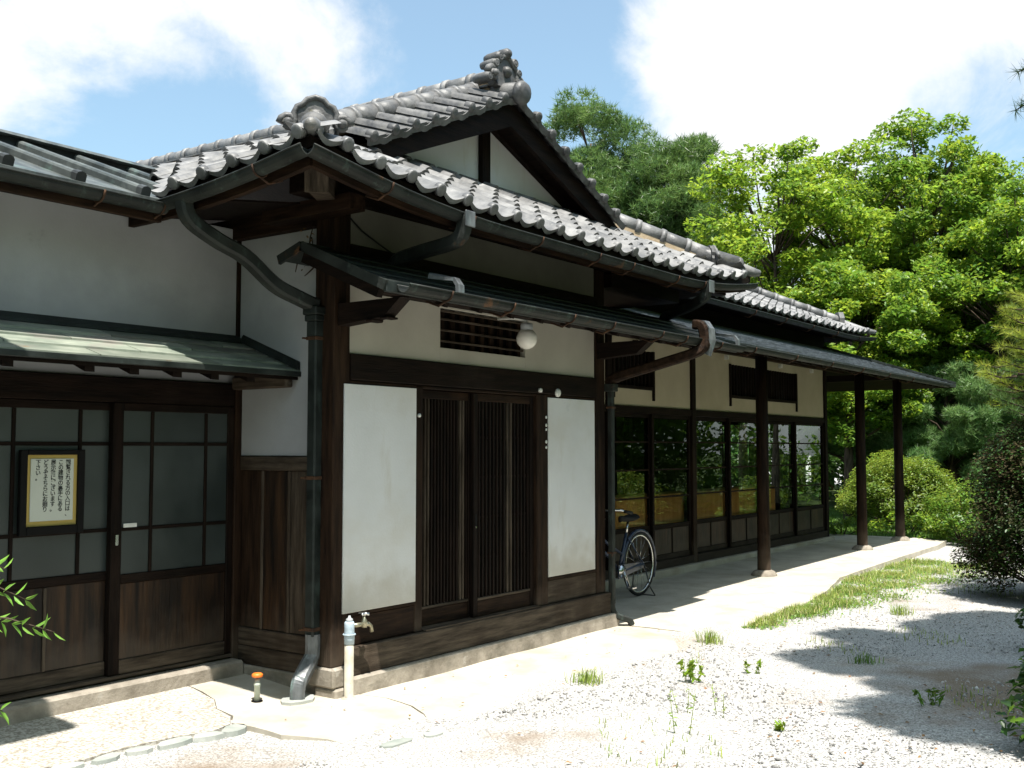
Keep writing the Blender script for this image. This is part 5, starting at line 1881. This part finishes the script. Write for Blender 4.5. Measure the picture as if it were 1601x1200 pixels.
def pine_tree(name, label, base, h, R, z0, mat, n_cl, per, nl, rr, group=None, npt=9, w=.0105, shape='cone', mat2=None, share=.6, trunk_r=.14, flat=.55, dens=2.3):
    t = thing(name, label, 'tree', base, group)
    cl, rd = crown_clumps(n_cl, R, h - z0, z0, rr[0], rr[1], .5, shape)
    limbs(t, cl, z0, h * .86, RNG.uniform(0, 6), (0, 0), share, trunk_r)
    Pp = clump_points(cl, rd, int(per * dens), flat)
    needles('crown', Pp, nl, w, npt, mat, t, .55)
    return t


g2 = lambda px, d: tuple((at(px, 700, d)[0], at(px, 700, d)[1], -0.03))
PG = None
pine_tree('pine_tree', 'tall pine rising behind the gable of the roof', g2(925, 30), 12.0, 2.7, 3.0, 'needle', 120, 80, .22, (.45, .8))
pine_tree('pine_tree', 'bushy pine with a domed top behind the right slope of the tile roof', g2(1062, 28), 9.9, 2.7, 2.5, 'needle', 120, 80, .22, (.45, .8))
pine_tree('pine_tree', 'pine filling the gap between the tall gable pine and the domed pine', g2(985, 33), 10.6, 2.0, 3.0, 'needle', 70, 60, .24, (.45, .85))
broad_tree('maple_tree', 'light green loose tree with sky showing through above the long wing roof', g2(1215, 24), 8.6, 2.1, 2.4, 'leaf_bright', 100, 150, .14, (.3, .55), mat2='leaf_mid', share=.45)
broad_tree('maple_tree', 'yellow green tree between the loose tree and the big dark one', g2(1330, 25.5), 8.9, 2.3, 2.0, 'leaf_bright', 110, 170, .14, (.32, .58), mat2='leaf_mid', share=.4)
broad_tree('broadleaf_tree', 'big dark green broadleaf tree standing tallest behind the porch roof', g2(1455, 26), 10.0, 2.5, 2.2, 'leaf_mid', 180, 170, .15, (.32, .58), mat2='leaf_bright', share=.7, trunk_r=.2)
broad_tree('broadleaf_tree', 'glossy leaved tree at the right edge above the young pine', g2(1590, 23), 7.6, 2.0, 1.8, 'leaf_mid', 140, 170, .13, (.3, .52), mat2='leaf_bright', share=.7)
broad_tree('broadleaf_tree', 'bright crown filling the gap right of the two maples', g2(1400, 28), 9.6, 2.3, 2.5, 'leaf_bright', 100, 190, .15, (.38, .65), mat2='leaf_mid', share=.3)
broad_tree('broadleaf_tree', 'tall green crown at the right edge behind the glossy tree', g2(1560, 28), 9.3, 2.6, 2.5, 'leaf_mid', 110, 190, .15, (.4, .7), mat2='leaf_bright', share=.3)
broad_tree('broadleaf_tree', 'small sunlit tree just above the far end of the wing tiles', g2(1190, 27), 6.4, 1.9, 2.0, 'leaf_bright', 80, 190, .14, (.35, .55), mat2='leaf_mid', share=.3)
broad_tree('broadleaf_tree', 'sunlit green tree low between the maples and the porch roof', g2(1330, 22.5), 5.6, 1.7, 1.8, 'leaf_mid', 80, 190, .13, (.32, .55), mat2='leaf_bright', share=.3)
broad_tree('broadleaf_tree', 'loose light green tree filling the right edge under the tall crown', g2(1520, 25), 7.4, 2.1, 1.6, 'leaf_bright', 120, 170, .14, (.32, .55), mat2='leaf_mid', share=.3)
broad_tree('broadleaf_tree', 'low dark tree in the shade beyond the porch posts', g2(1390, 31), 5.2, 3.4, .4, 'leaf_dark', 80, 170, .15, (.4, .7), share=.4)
pine_tree('garden_pine', 'pale green spreading pine behind the rounded azalea', g2(1485, 22.5), 3.4, 1.2, .7, 'needle_pale', 75, 70, .16, (.25, .42), npt=10, w=.008, shape='round')
pine_tree('garden_pine', 'low soft pine seen between the porch posts', g2(1345, 24.5), 3.1, 1.5, 1.3, 'needle_pale', 60, 70, .16, (.25, .45), npt=10, w=.008, shape='round')


def bush(name, label, base, R, h, mat, n_cl, per, leaf, rr, mat2=None, z0=.1, cat='bush', flat=.75, frac=.3, ry=None):
    t = thing(name, label, cat, base)
    cl, rd = [], []
    while len(cl) < n_cl:
        u = rand_unit(1)[0]
        if u[2] < -.25:
            continue
        k = RNG.uniform(.72, .95)
        cl.append((u[0] * R * k, u[1] * (ry or R) * k, z0 + (h - z0) * max(0, (u[2] * k * .8 + .22))))
        rd.append(RNG.uniform(*rr))
    cl, rd = np.array(cl), np.array(rd)
    m = MB()
    for c in cl[::3]:
        m.tube([(c[0] * .08, c[1] * .08, -.03), (c[0] * .5, c[1] * .5, c[2] * .45), tuple(c)], [.02, .012, .005], 5)
    m.build('stems', 'bark', t)
    Pp = clump_points(cl, rd, per, flat)
    Pp[:, 2] = np.maximum(Pp[:, 2], .02)
    ou = Pp / np.array([R, ry or R, h])
    if mat2:
        k = RNG.uniform(size=len(Pp)) < frac
        leaves('foliage', Pp[~k], leaf, mat, t, .7, out=ou[~k])
        leaves('foliage', Pp[k], leaf, mat2, t, .7, out=ou[k])
    else:
        leaves('foliage', Pp, leaf, mat, t, .7, out=ou)
    return t


bush('azalea_bush', 'rounded yellow green clipped bush behind the porch posts', tuple(g2(1403, 20.6)), 1.04, 1.45, 'azalea', 130, 300, .055, (.2, .3), 'leaf_mid', .32, frac=.2)
bush('low_shrub', 'low leafy plants at the foot of the rounded bush', tuple(g2(1415, 19.2)), .7, .4, 'leaf_bright', 30, 60, .085, (.1, .2), 'leaf_mid', .02, frac=.4)
bush('low_shrub', 'loose shrub between the rounded bush and the dark reddish shrub', tuple(g2(1505, 17.6)), .6, .95, 'leaf_mid', 40, 140, .07, (.15, .28), 'azalea', .05, frac=.25)
bush('low_shrub', 'small pale plant beside the end post of the long wing', tuple(g2(1312, 18.6)), .35, .4, 'leaf_mid', 14, 60, .06, (.08, .15), 'leaf_bright', .02)
bush('dark_shrub', 'dark reddish brown shrub at the right edge beside the gravel yard', tuple(g2(1668, 11.0)), .98, 2.0, 'shrub', 190, 520, .042, (.18, .32), 'leaf_dark', .12, frac=.35)
bush('broad_leaf_plant', 'shaded broad leaved plant in the bottom right corner', tuple(g2(1672, 5.6)), .34, .5, 'leaf_dark', 22, 60, .085, (.1, .18), 'leaf_mid', .02, frac=.3)
bush('broad_leaf_plant', 'leafy sprig just entering at the right edge below the dark shrub', tuple(g2(1655, 8.2)), .28, .5, 'leaf_dark', 16, 70, .07, (.08, .15), 'leaf_mid', .05)

# foreground pine at right: shoots of long yellow-green needles
def shoot_pine(name, label, base, shoots, mat, mat2, nl=.12, npt=70, trunk=None):
    t = thing(name, label, 'tree', base)
    m = MB()
    b = V3(base)
    if trunk:
        m.tube([V3(p) - b for p in trunk], [.09, .075, .06, .04][:len(trunk)], 8)
        m.build('trunk', 'bark', t)
        m = MB()
    C1, A1, C2, A2 = [], [], [], []
    for (p, q, lit) in shoots:
        p, q = V3(p) - b, V3(q) - b
        mid = p.lerp(q, .5) + V3((0, 0, -.03))
        m.tube([p, mid, q], [.012, .009, .005], 5)
        ax = (q - mid).normalized()
        for k in range(10):
            r_ = mid.lerp(q, k / 9) if k > 2 else p.lerp(mid, .4 + .2 * k)
            (C1 if lit else C2).append(tuple(r_)); (A1 if lit else A2).append(tuple(ax * .6))
    m.build('branches', 'bark', t)
    if C1:
        needles('needles', np.array(C1), nl, .0022, npt // 5, mat, t, .15, axis=np.array(A1))
    if C2:
        needles('needles', np.array(C2), nl, .0022, npt // 5, mat2, t, .05, axis=np.array(A2))
    return t


sh = []
rb = random.Random(5)
base = V3(g2(1690, 11.8))
top = at(1680, 520, 11.8)
for i in range(190):
    px, py = rb.uniform(1510, 1700), rb.uniform(455, 660)
    if px < 1525 + abs(py - 575) * .42:
        continue
    dd = 11.4 + rb.uniform(-.7, .7)
    q = at(px, py, dd)
    root = at(px + rb.uniform(45, 85), py + rb.uniform(-8, 28), dd + rb.uniform(-.15, .25))
    sh.append((root, q, py < 600 and rb.random() < .75))
for (px0, py0, px1, py1) in ((1700, 560, 1540, 585), (1700, 520, 1560, 545), (1700, 480, 1580, 500), (1700, 620, 1550, 632), (1700, 560, 1570, 520)):
    sh.append((at(px0, py0, 11.6), at(px1, py1, 11.4), True))
shoot_pine('young_pine', 'pine with yellow green candle shoots at the right edge above the dark shrub', tuple(base), sh, 'needle_lit', 'needle', .105, 95,
           [base, base + V3((0, 0, 1.2)), top])

# shade tree outside the right edge; its crown shades the gravel and one twig enters the picture
cl_base = V3((1.7, -5.2, -.03))
t = thing('pine_tree', 'pine whose dark needle twigs hang into the top right corner', 'tree', tuple(cl_base))
cl, rd = [], []
for i in range(165):
    a, k = rb.uniform(0, 6.283), rb.random() ** .5
    cl.append((.8 + 2.5 * k * math.cos(a), -.15 + 1.7 * k * math.sin(a), 5.8 + rb.uniform(-.5, 1.2)))
    rd.append(rb.uniform(.24, .5))
cl = np.array(cl); rd = np.array(rd)
limbs(t, cl, 3, 6.6, 1.0, (0, 0), .9, .16)
Pp = clump_points(cl, rd, 190, .5)
needles('crown', Pp, .17, .011, 10, 'needle', t, .5)
tw = []
m = MB()
for (px0, py0, px1, py1) in ((1690, 60, 1592, 112), (1690, 70, 1600, 165), (1690, 100, 1588, 172)):
    p, q = at(px0, py0, 7.5) - cl_base, at(px1, py1, 7.4) - cl_base
    m.tube([p, p.lerp(q, .6) + V3((0, 0, -.02)), q], [.012, .008, .004], 5)
    for k in range(7):
        tw.append(tuple(p.lerp(q, .55 + .45 * k / 6)))
m.tube([V3((0, 0, 5.2)), at(1690, 60, 7.5) - cl_base], [.04, .012], 6)
m.build('twigs', 'bark', t)
needles('twig_needles', np.array(tw), .10, .0022, 22, 'needle', t, .1)

# garden on the near side of the yard (seen in the window panes)
broad_tree('garden_tree', 'garden tree across the yard mirrored in the wing windows', (16.5, -5.5, -.03), 6.0, 1.9, 1.6, 'leaf_mid', 60, 110, .16, (.35, .6), mat2='leaf_bright')
broad_tree('garden_tree', 'darker garden tree across the yard mirrored in the far windows', (22.5, -8.5, -.03), 7.5, 2.4, 1.8, 'leaf_dark', 60, 110, .18, (.4, .7), mat2='leaf_mid')
broad_tree('garden_tree', 'nearer garden tree across the yard mirrored in the first windows', (11.5, -7.0, -.03), 6.5, 2.0, 2.0, 'leaf_mid', 60, 110, .16, (.35, .6), mat2='leaf_dark')
bush('azalea_bush', 'bright bush across the yard mirrored in the wing windows', (14.0, -3.9, -.03), 1.1, 1.1, 'azalea', 50, 160, .07, (.2, .32), 'leaf_mid', .2, frac=.3)

# far wood that closes the view behind the garden
C_, rd_ = [], []
for i in range(330):
    px = RNG.uniform(880, 1800)
    d = RNG.uniform(32, 46)
    z = RNG.uniform(0, 1) ** 1.2 * (6.2 if px > 1150 else 5.0)
    q = at(px, 700, d)
    C_.append((q[0], q[1], z)); rd_.append(RNG.uniform(.8, 1.5))
Pp = clump_points(np.array(C_), np.array(rd_), 110, .7)
leaves('far_woods', Pp, .3, 'leaf_dark', None, .4, kind='stuff')
C_, rd_ = [], []  # out-of-view trees added to block skylight; they also fill the window reflections
for i in range(900):
    a = RNG.uniform(-2.9, -.06)
    r_ = RNG.uniform(13, 24)
    C_.append((4 + r_ * math.cos(a), -2 + r_ * math.sin(a), 8.0 * RNG.uniform(0, 1) ** 1.5)); rd_.append(RNG.uniform(.9, 1.6))
Pp = clump_points(np.array(C_), np.array(rd_), 190, .7)
leaves('added_woods', Pp, .26, 'leaf_mid', None, .4, kind='stuff')
m = MB()
for i in range(46):
    q = at(RNG.uniform(1020, 1700), 700, RNG.uniform(30, 42))
    m.tube([(q[0], q[1], -.1), (q[0] + RNG.uniform(-.2, .2), q[1], 3), (q[0] + RNG.uniform(-.4, .4), q[1], 7)], [.16, .12, .05], 6)
m.build('far_trunks', 'bark', None, 'stuff')

# small shed roof glimpsed behind the young pine
sd = thing('garden_shed', 'grey roofed shed glimpsed behind the young pine at the right edge', 'shed', tuple(g2(1600, 24)))
MB().box(-1.0, 1.6, -1.2, 1.2, 0, 2.55).build('wall', 'brown_v', sd)
m = MB()
m.hexa([(-1.4, -1.6, 2.55), (2.0, -1.6, 2.55), (2.0, 1.6, 2.55), (-1.4, 1.6, 2.55)], [(-1.0, -.1, 3.15), (1.6, -.1, 3.15), (1.6, .1, 3.15), (-1.0, .1, 3.15)])
m.build('roof', 'slate', sd)


# grasses and weeds
def blades(name, pts, h, w, mat, kind='stuff', parent=None, spread=.5):
    pts = np.asarray(pts)
    n = len(pts)
    a = RNG.uniform(0, 2 * math.pi, n)
    hh = h * RNG.uniform(.45, 1.2, n)
    ln = RNG.uniform(.1, spread, n)
    d = np.stack([np.cos(a), np.sin(a), np.zeros(n)], 1)
    s = np.stack([-np.sin(a), np.cos(a), np.zeros(n)], 1) * (w * RNG.uniform(.6, 1.3, n))[:, None]
    b0 = pts - s; b1 = pts + s
    mid = pts + d * (hh * ln * .35)[:, None] + np.array([0, 0, 1]) * (hh * .6)[:, None]
    tip = pts + d * (hh * ln)[:, None] + np.array([0, 0, 1]) * (hh * (1 - ln * .3))[:, None]
    V = np.stack([b0, b1, mid + s * .8, mid - s * .8, tip], 1).reshape(-1, 3)
    i = np.arange(n)[:, None] * 5
    F = np.concatenate([i + np.array([0, 1, 2]), i + np.array([0, 2, 3]), i + np.array([3, 2, 4])], 1).reshape(-1, 3)
    return np_mesh(name, V, F, mat, parent, kind)


def scatter(poly_fn, n):
    out = []
    while len(out) < n:
        p = poly_fn()
        if p is not None:
            out.append(p)
    return np.array(out)


def strip():
    x = RNG.uniform(3.9, 10.6)
    edge = float(np.interp(x, [3.9, 4.7, 6.5, 7.6, 9.2, 11], [-1.03, -1.0, -.9, -.66, -.62, -.6]))
    wd = float(np.interp(x, [3.9, 5, 6.5, 8.5, 10.6], [.12, .28, .5, .9, 1.2]))
    y = edge - abs(RNG.normal()) * wd * .6
    dens = .5 + .5 * math.sin(x * 5.3 + y * 3) * math.sin(x * 2.1 - y * 6)
    if RNG.uniform() > dens ** 1.8 + .06:
        return None
    return (x, y, -.04)


blades('verge_grass', scatter(strip, 9000), .10, .0032, 'grass', spread=1.1)
blades('dry_grass', scatter(strip, 2500), .10, .0028, 'straw', spread=1.3)
leaves('verge_clover', scatter(strip, 9000) + np.array([0, 0, .035]), .04, 'grass_dark', None, .8, kind='stuff')


def lawnp():
    x, y = RNG.uniform(13.6, 22), RNG.uniform(-1.0, 5)
    return (x, y, 0.0)


blades('lawn_grass', scatter(lawnp, 45000), .08, .006, 'grass_dark')


def patch():
    x, y = RNG.uniform(-.5, 9.5), RNG.uniform(-5.2, -1.25)
    k = math.sin(x * 1.7 + 1) * math.sin(y * 2.3 + .4) + .5 * math.sin(x * 4.1 - y * 3.3)
    if k < .75 or RNG.uniform() > .5:
        return None
    return (x, y, -.04)


blades('sparse_grass', scatter(patch, 1500), .07, .0032, 'grass')


def weed(label, x, y, h, n, leaf, mat='grass', stem=True):
    t = thing('weed', label, 'weed', (x, y, -.03))
    if stem:
        m = MB()
        k = max(2, n // 14)
        Pp = []
        for i in range(k):
            ox, oy = random.uniform(-.05, .05), random.uniform(-.05, .05)
            q = (ox * 1.8, oy * 1.8, h * random.uniform(.7, 1))
            MB().tube([(ox, oy, 0), q], [.003, .0015], 4).build('stem', mat, t)
            for j in range(n // k):
                f = random.uniform(.15, 1)
                Pp.append((ox + (q[0] - ox) * f + random.uniform(-.015, .015), oy + (q[1] - oy) * f + random.uniform(-.015, .015), q[2] * f))
        leaves('leaves', np.array(Pp), leaf, mat, t, .2, aspect=.35)
    else:
        pts = np.stack([RNG.normal(0, .05, n), RNG.normal(0, .05, n), np.zeros(n)], 1)
        blades('blades', pts, h, .0028, mat, None, t, .9)
    return t


weed('fine grass tuft alone on the bright concrete in front of the door', 1.33, -1.05, .12, 140, 0, 'grass', False)
weed('round grass tuft at the near end of the grassy verge', 3.15, -1.08, .13, 150, 0, 'grass', False)
weed('bushy broad leaved weed on the gravel near the shade', 1.76, -1.6, .15, 70, .06, 'leaf_bright')
weed('small bright weed at the edge of the tree shadow', 2.23, -1.85, .12, 40, .045, 'leaf_bright')
weed('tall thin weed on the sunny gravel at bottom centre', .52, -2.15, .26, 30, .03, 'leaf_bright')
weed('slender weed behind the tall thin one', .98, -1.95, .2, 20, .025, 'grass')
weed('slender weed right of the tall thin one', 1.05, -2.15, .2, 20, .025, 'grass')
weed('low weed with a few leaves inside the tree shadow', .97, -2.5, .09, 30, .045, 'leaf_bright')
weed('grass tuft in the middle of the tree shadow', 3.05, -2.35, .10, 90, 0, 'grass_dark', False)
weed('weed at the right of the tree shadow', 2.0, -3.1, .14, 60, .05, 'leaf_mid')
weed('grass tuft on the far gravel by the verge', 5.6, -1.9, .12, 120, 0, 'grass', False)

# nandina sprays entering at the left edge
nb = at(-60, 1120, 2.9)
nd = thing('nandina', 'bright green leafy sprays entering at the left edge in front of the door', 'plant', (nb[0], nb[1], -.03))
m = MB()
lv = []
NBV = V3((nb[0], nb[1], -.03))
sprays = [((-60, 960), (86, 988), 2.75), ((-60, 905), (42, 938), 2.85), ((-50, 870), (8, 890), 2.9), ((-70, 1085), (4, 1112), 2.7),
          ((-60, 900), (-180, 930), 2.9), ((-60, 960), (-200, 1000), 3.0), ((-60, 870), (-150, 840), 3.0), ((-60, 1040), (-190, 1060), 2.9), ((-60, 860), (-40, 780), 3.05)]
LV, LF = [], []
for (a, b, dd) in sprays:
    p, q = at(a[0], a[1], dd) - NBV, at(b[0], b[1], dd) - NBV
    mid = p.lerp(q, .5) + V3((0, 0, .012))
    m.tube([p, mid, q], [.003, .0022, .0012], 5)
    ln = (q - p).length
    n = max(4, int(ln / .027))
    ax = (q - p).normalized()
    for k in range(n):
        f = (k + .8) / n
        c = p.lerp(q, f)
        for s in (-1, 1):
            if random.random() < .12:
                continue
            d = (ax * random.uniform(.5, 1.0) + V3((0, 0, 1)) * s * random.uniform(.2, .75) + V3((random.uniform(-.4, .4), random.uniform(-.4, .4), 0))).normalized()
            L_ = random.uniform(.036, .056)
            sd_ = d.cross(V3((random.uniform(-1, 1), random.uniform(-1, 1), .6))).normalized()
            nm = d.cross(sd_)
            o = len(LV)
            w = L_ * .125
            LV += [c, c + d * L_ * .3 + sd_ * w + nm * .002, c + d * L_ * .62 + sd_ * w * .8 + nm * .001, c + d * L_ - nm * .006, c + d * L_ * .62 - sd_ * w * .8 + nm * .001, c + d * L_ * .3 - sd_ * w + nm * .002]
            LF += [(o, o + 1, o + 2), (o, o + 2, o + 3), (o, o + 3, o + 4), (o, o + 4, o + 5)]
m.tube([(0, 0, 0), (at(-60, 1000, 2.9) - NBV), (at(-60, 860, 2.9) - NBV)], [.008, .006, .004], 6)
m.build('stems', 'bark', nd)
for o in range(0, len(LV), 6):
    q = np.array([tuple(v) for v in LV[o:o + 6]])
    np_mesh('leaf', q, np.array([(0, 1, 2), (0, 2, 3), (0, 3, 4), (0, 4, 5)]), 'nandina', nd)

# planted beds beside the yard
bed = [(6.6, -2.95), (8.2, -2.6), (10.5, -2.3), (15.0, -1.6), (22, -1.6), (30, -2), (240, -4), (240, -240), (-240, -240), (-240, -9.5), (-12, -9.5), (-2, -9.0), (4.5, -8.2), (5.2, -5.2)]
sheet('garden_bed', bed, 'lawn', z=-0.004, thick=0.05, kind='structure', sub=0)
sheet('garden_bed', [(-9, -3.2), (-6, -3.4), (-4.0, -2.6), (-3.1, -1.3), (-3.0, -0.2), (-9, 0.0)], 'lawn', z=-0.004, thick=0.05, kind='structure', sub=0)  # unseen dark bed, added to lessen ground bounce onto the left wall
bush('added_nandina', 'tall nandina clump out of view on the left, added to cut bounce light', (-4.35, -1.5, -.03), .7, 1.7, 'leaf_mid', 40, 120, .06, (.2, .32), 'nandina', .1)  # both clumps are unseen, added to keep bounce light off the left wall
bush('added_nandina', 'wide nandina clump farther left out of view, added to cut bounce light', (-6.0, -1.3, -.03), .9, 1.9, 'leaf_mid', 46, 120, .06, (.2, .34), 'nandina', .1)
bush('azalea_bush', 'low azalea mound across the yard beside the garden trees', (9.6, -4.4, -.03), 1.0, 1.0, 'leaf_mid', 50, 150, .07, (.2, .32), 'azalea', .2, frac=.3)
bush('azalea_bush', 'larger azalea mound across the yard under the darker garden tree', (18.5, -5.4, -.03), 1.3, 1.4, 'azalea', 60, 150, .08, (.25, .36), 'leaf_mid', .2, frac=.35)

# loose gravel
def pebbles(n):
    pts, sc = [], []
    while len(pts) < n:
        x, y = RNG.uniform(-4, 8.5), RNG.uniform(-5.0, -.86)
        d = math.hypot(x - CAM.x, y - CAM.y)
        if RNG.uniform() > min(1, (4.0 / d) ** 1.6):
            continue
        if x < -.8 and y > -.05:
            continue
        if y > -1.0 and 0 < x < 3.4:
            continue
        pts.append((x, y, -.02)); sc.append(RNG.uniform(.003, .009) * (RNG.uniform(1.4, 2.3) if RNG.uniform() < .10 else 1))
    pts = np.array(pts); sc = np.array(sc)
    o = np.array([(1, 0, 0), (0, 1, 0), (-1, 0, 0), (0, -1, 0), (0, 0, .7), (0, 0, -.7)], float)
    f = np.array([(0, 1, 4), (1, 2, 4), (2, 3, 4), (3, 0, 4), (1, 0, 5), (2, 1, 5), (3, 2, 5), (0, 3, 5)])
    V = o[None] * sc[:, None, None] * RNG.uniform(.6, 1.3, (n, 6, 1)) * RNG.uniform(.7, 1.3, (n, 1, 3))
    a = RNG.uniform(0, 6.28, n)
    c, s = np.cos(a)[:, None], np.sin(a)[:, None]
    V = np.stack([V[..., 0] * c - V[..., 1] * s, V[..., 0] * s + V[..., 1] * c, V[..., 2]], -1) + pts[:, None, :]
    F = (np.arange(n)[:, None, None] * 6 + f[None]).reshape(-1, 3)
    np_mesh('loose_gravel', V.reshape(-1, 3), F, 'pebble', None, 'stuff')


pebbles(46000)


def litter(n):
    C = np.stack([RNG.uniform(-.5, 8, n), RNG.uniform(-5, -1.3, n), np.full(n, -.006)], 1)
    C = C[(np.sin(C[:, 0] * 1.3) * np.sin(C[:, 1] * 1.9 + 1) + RNG.normal(0, .4, n)) > .1]
    leaves('fallen_leaves', C, .035, 'dead_leaf', None, 2.5, kind='stuff')


litter(900)
C = np.stack([RNG.uniform(-.6, 3.4, 60), RNG.uniform(-1.2, -.2, 60), np.full(60, .004)], 1)
leaves('fallen_leaves', C, .028, 'dead_leaf', None, 2.5, kind='stuff')
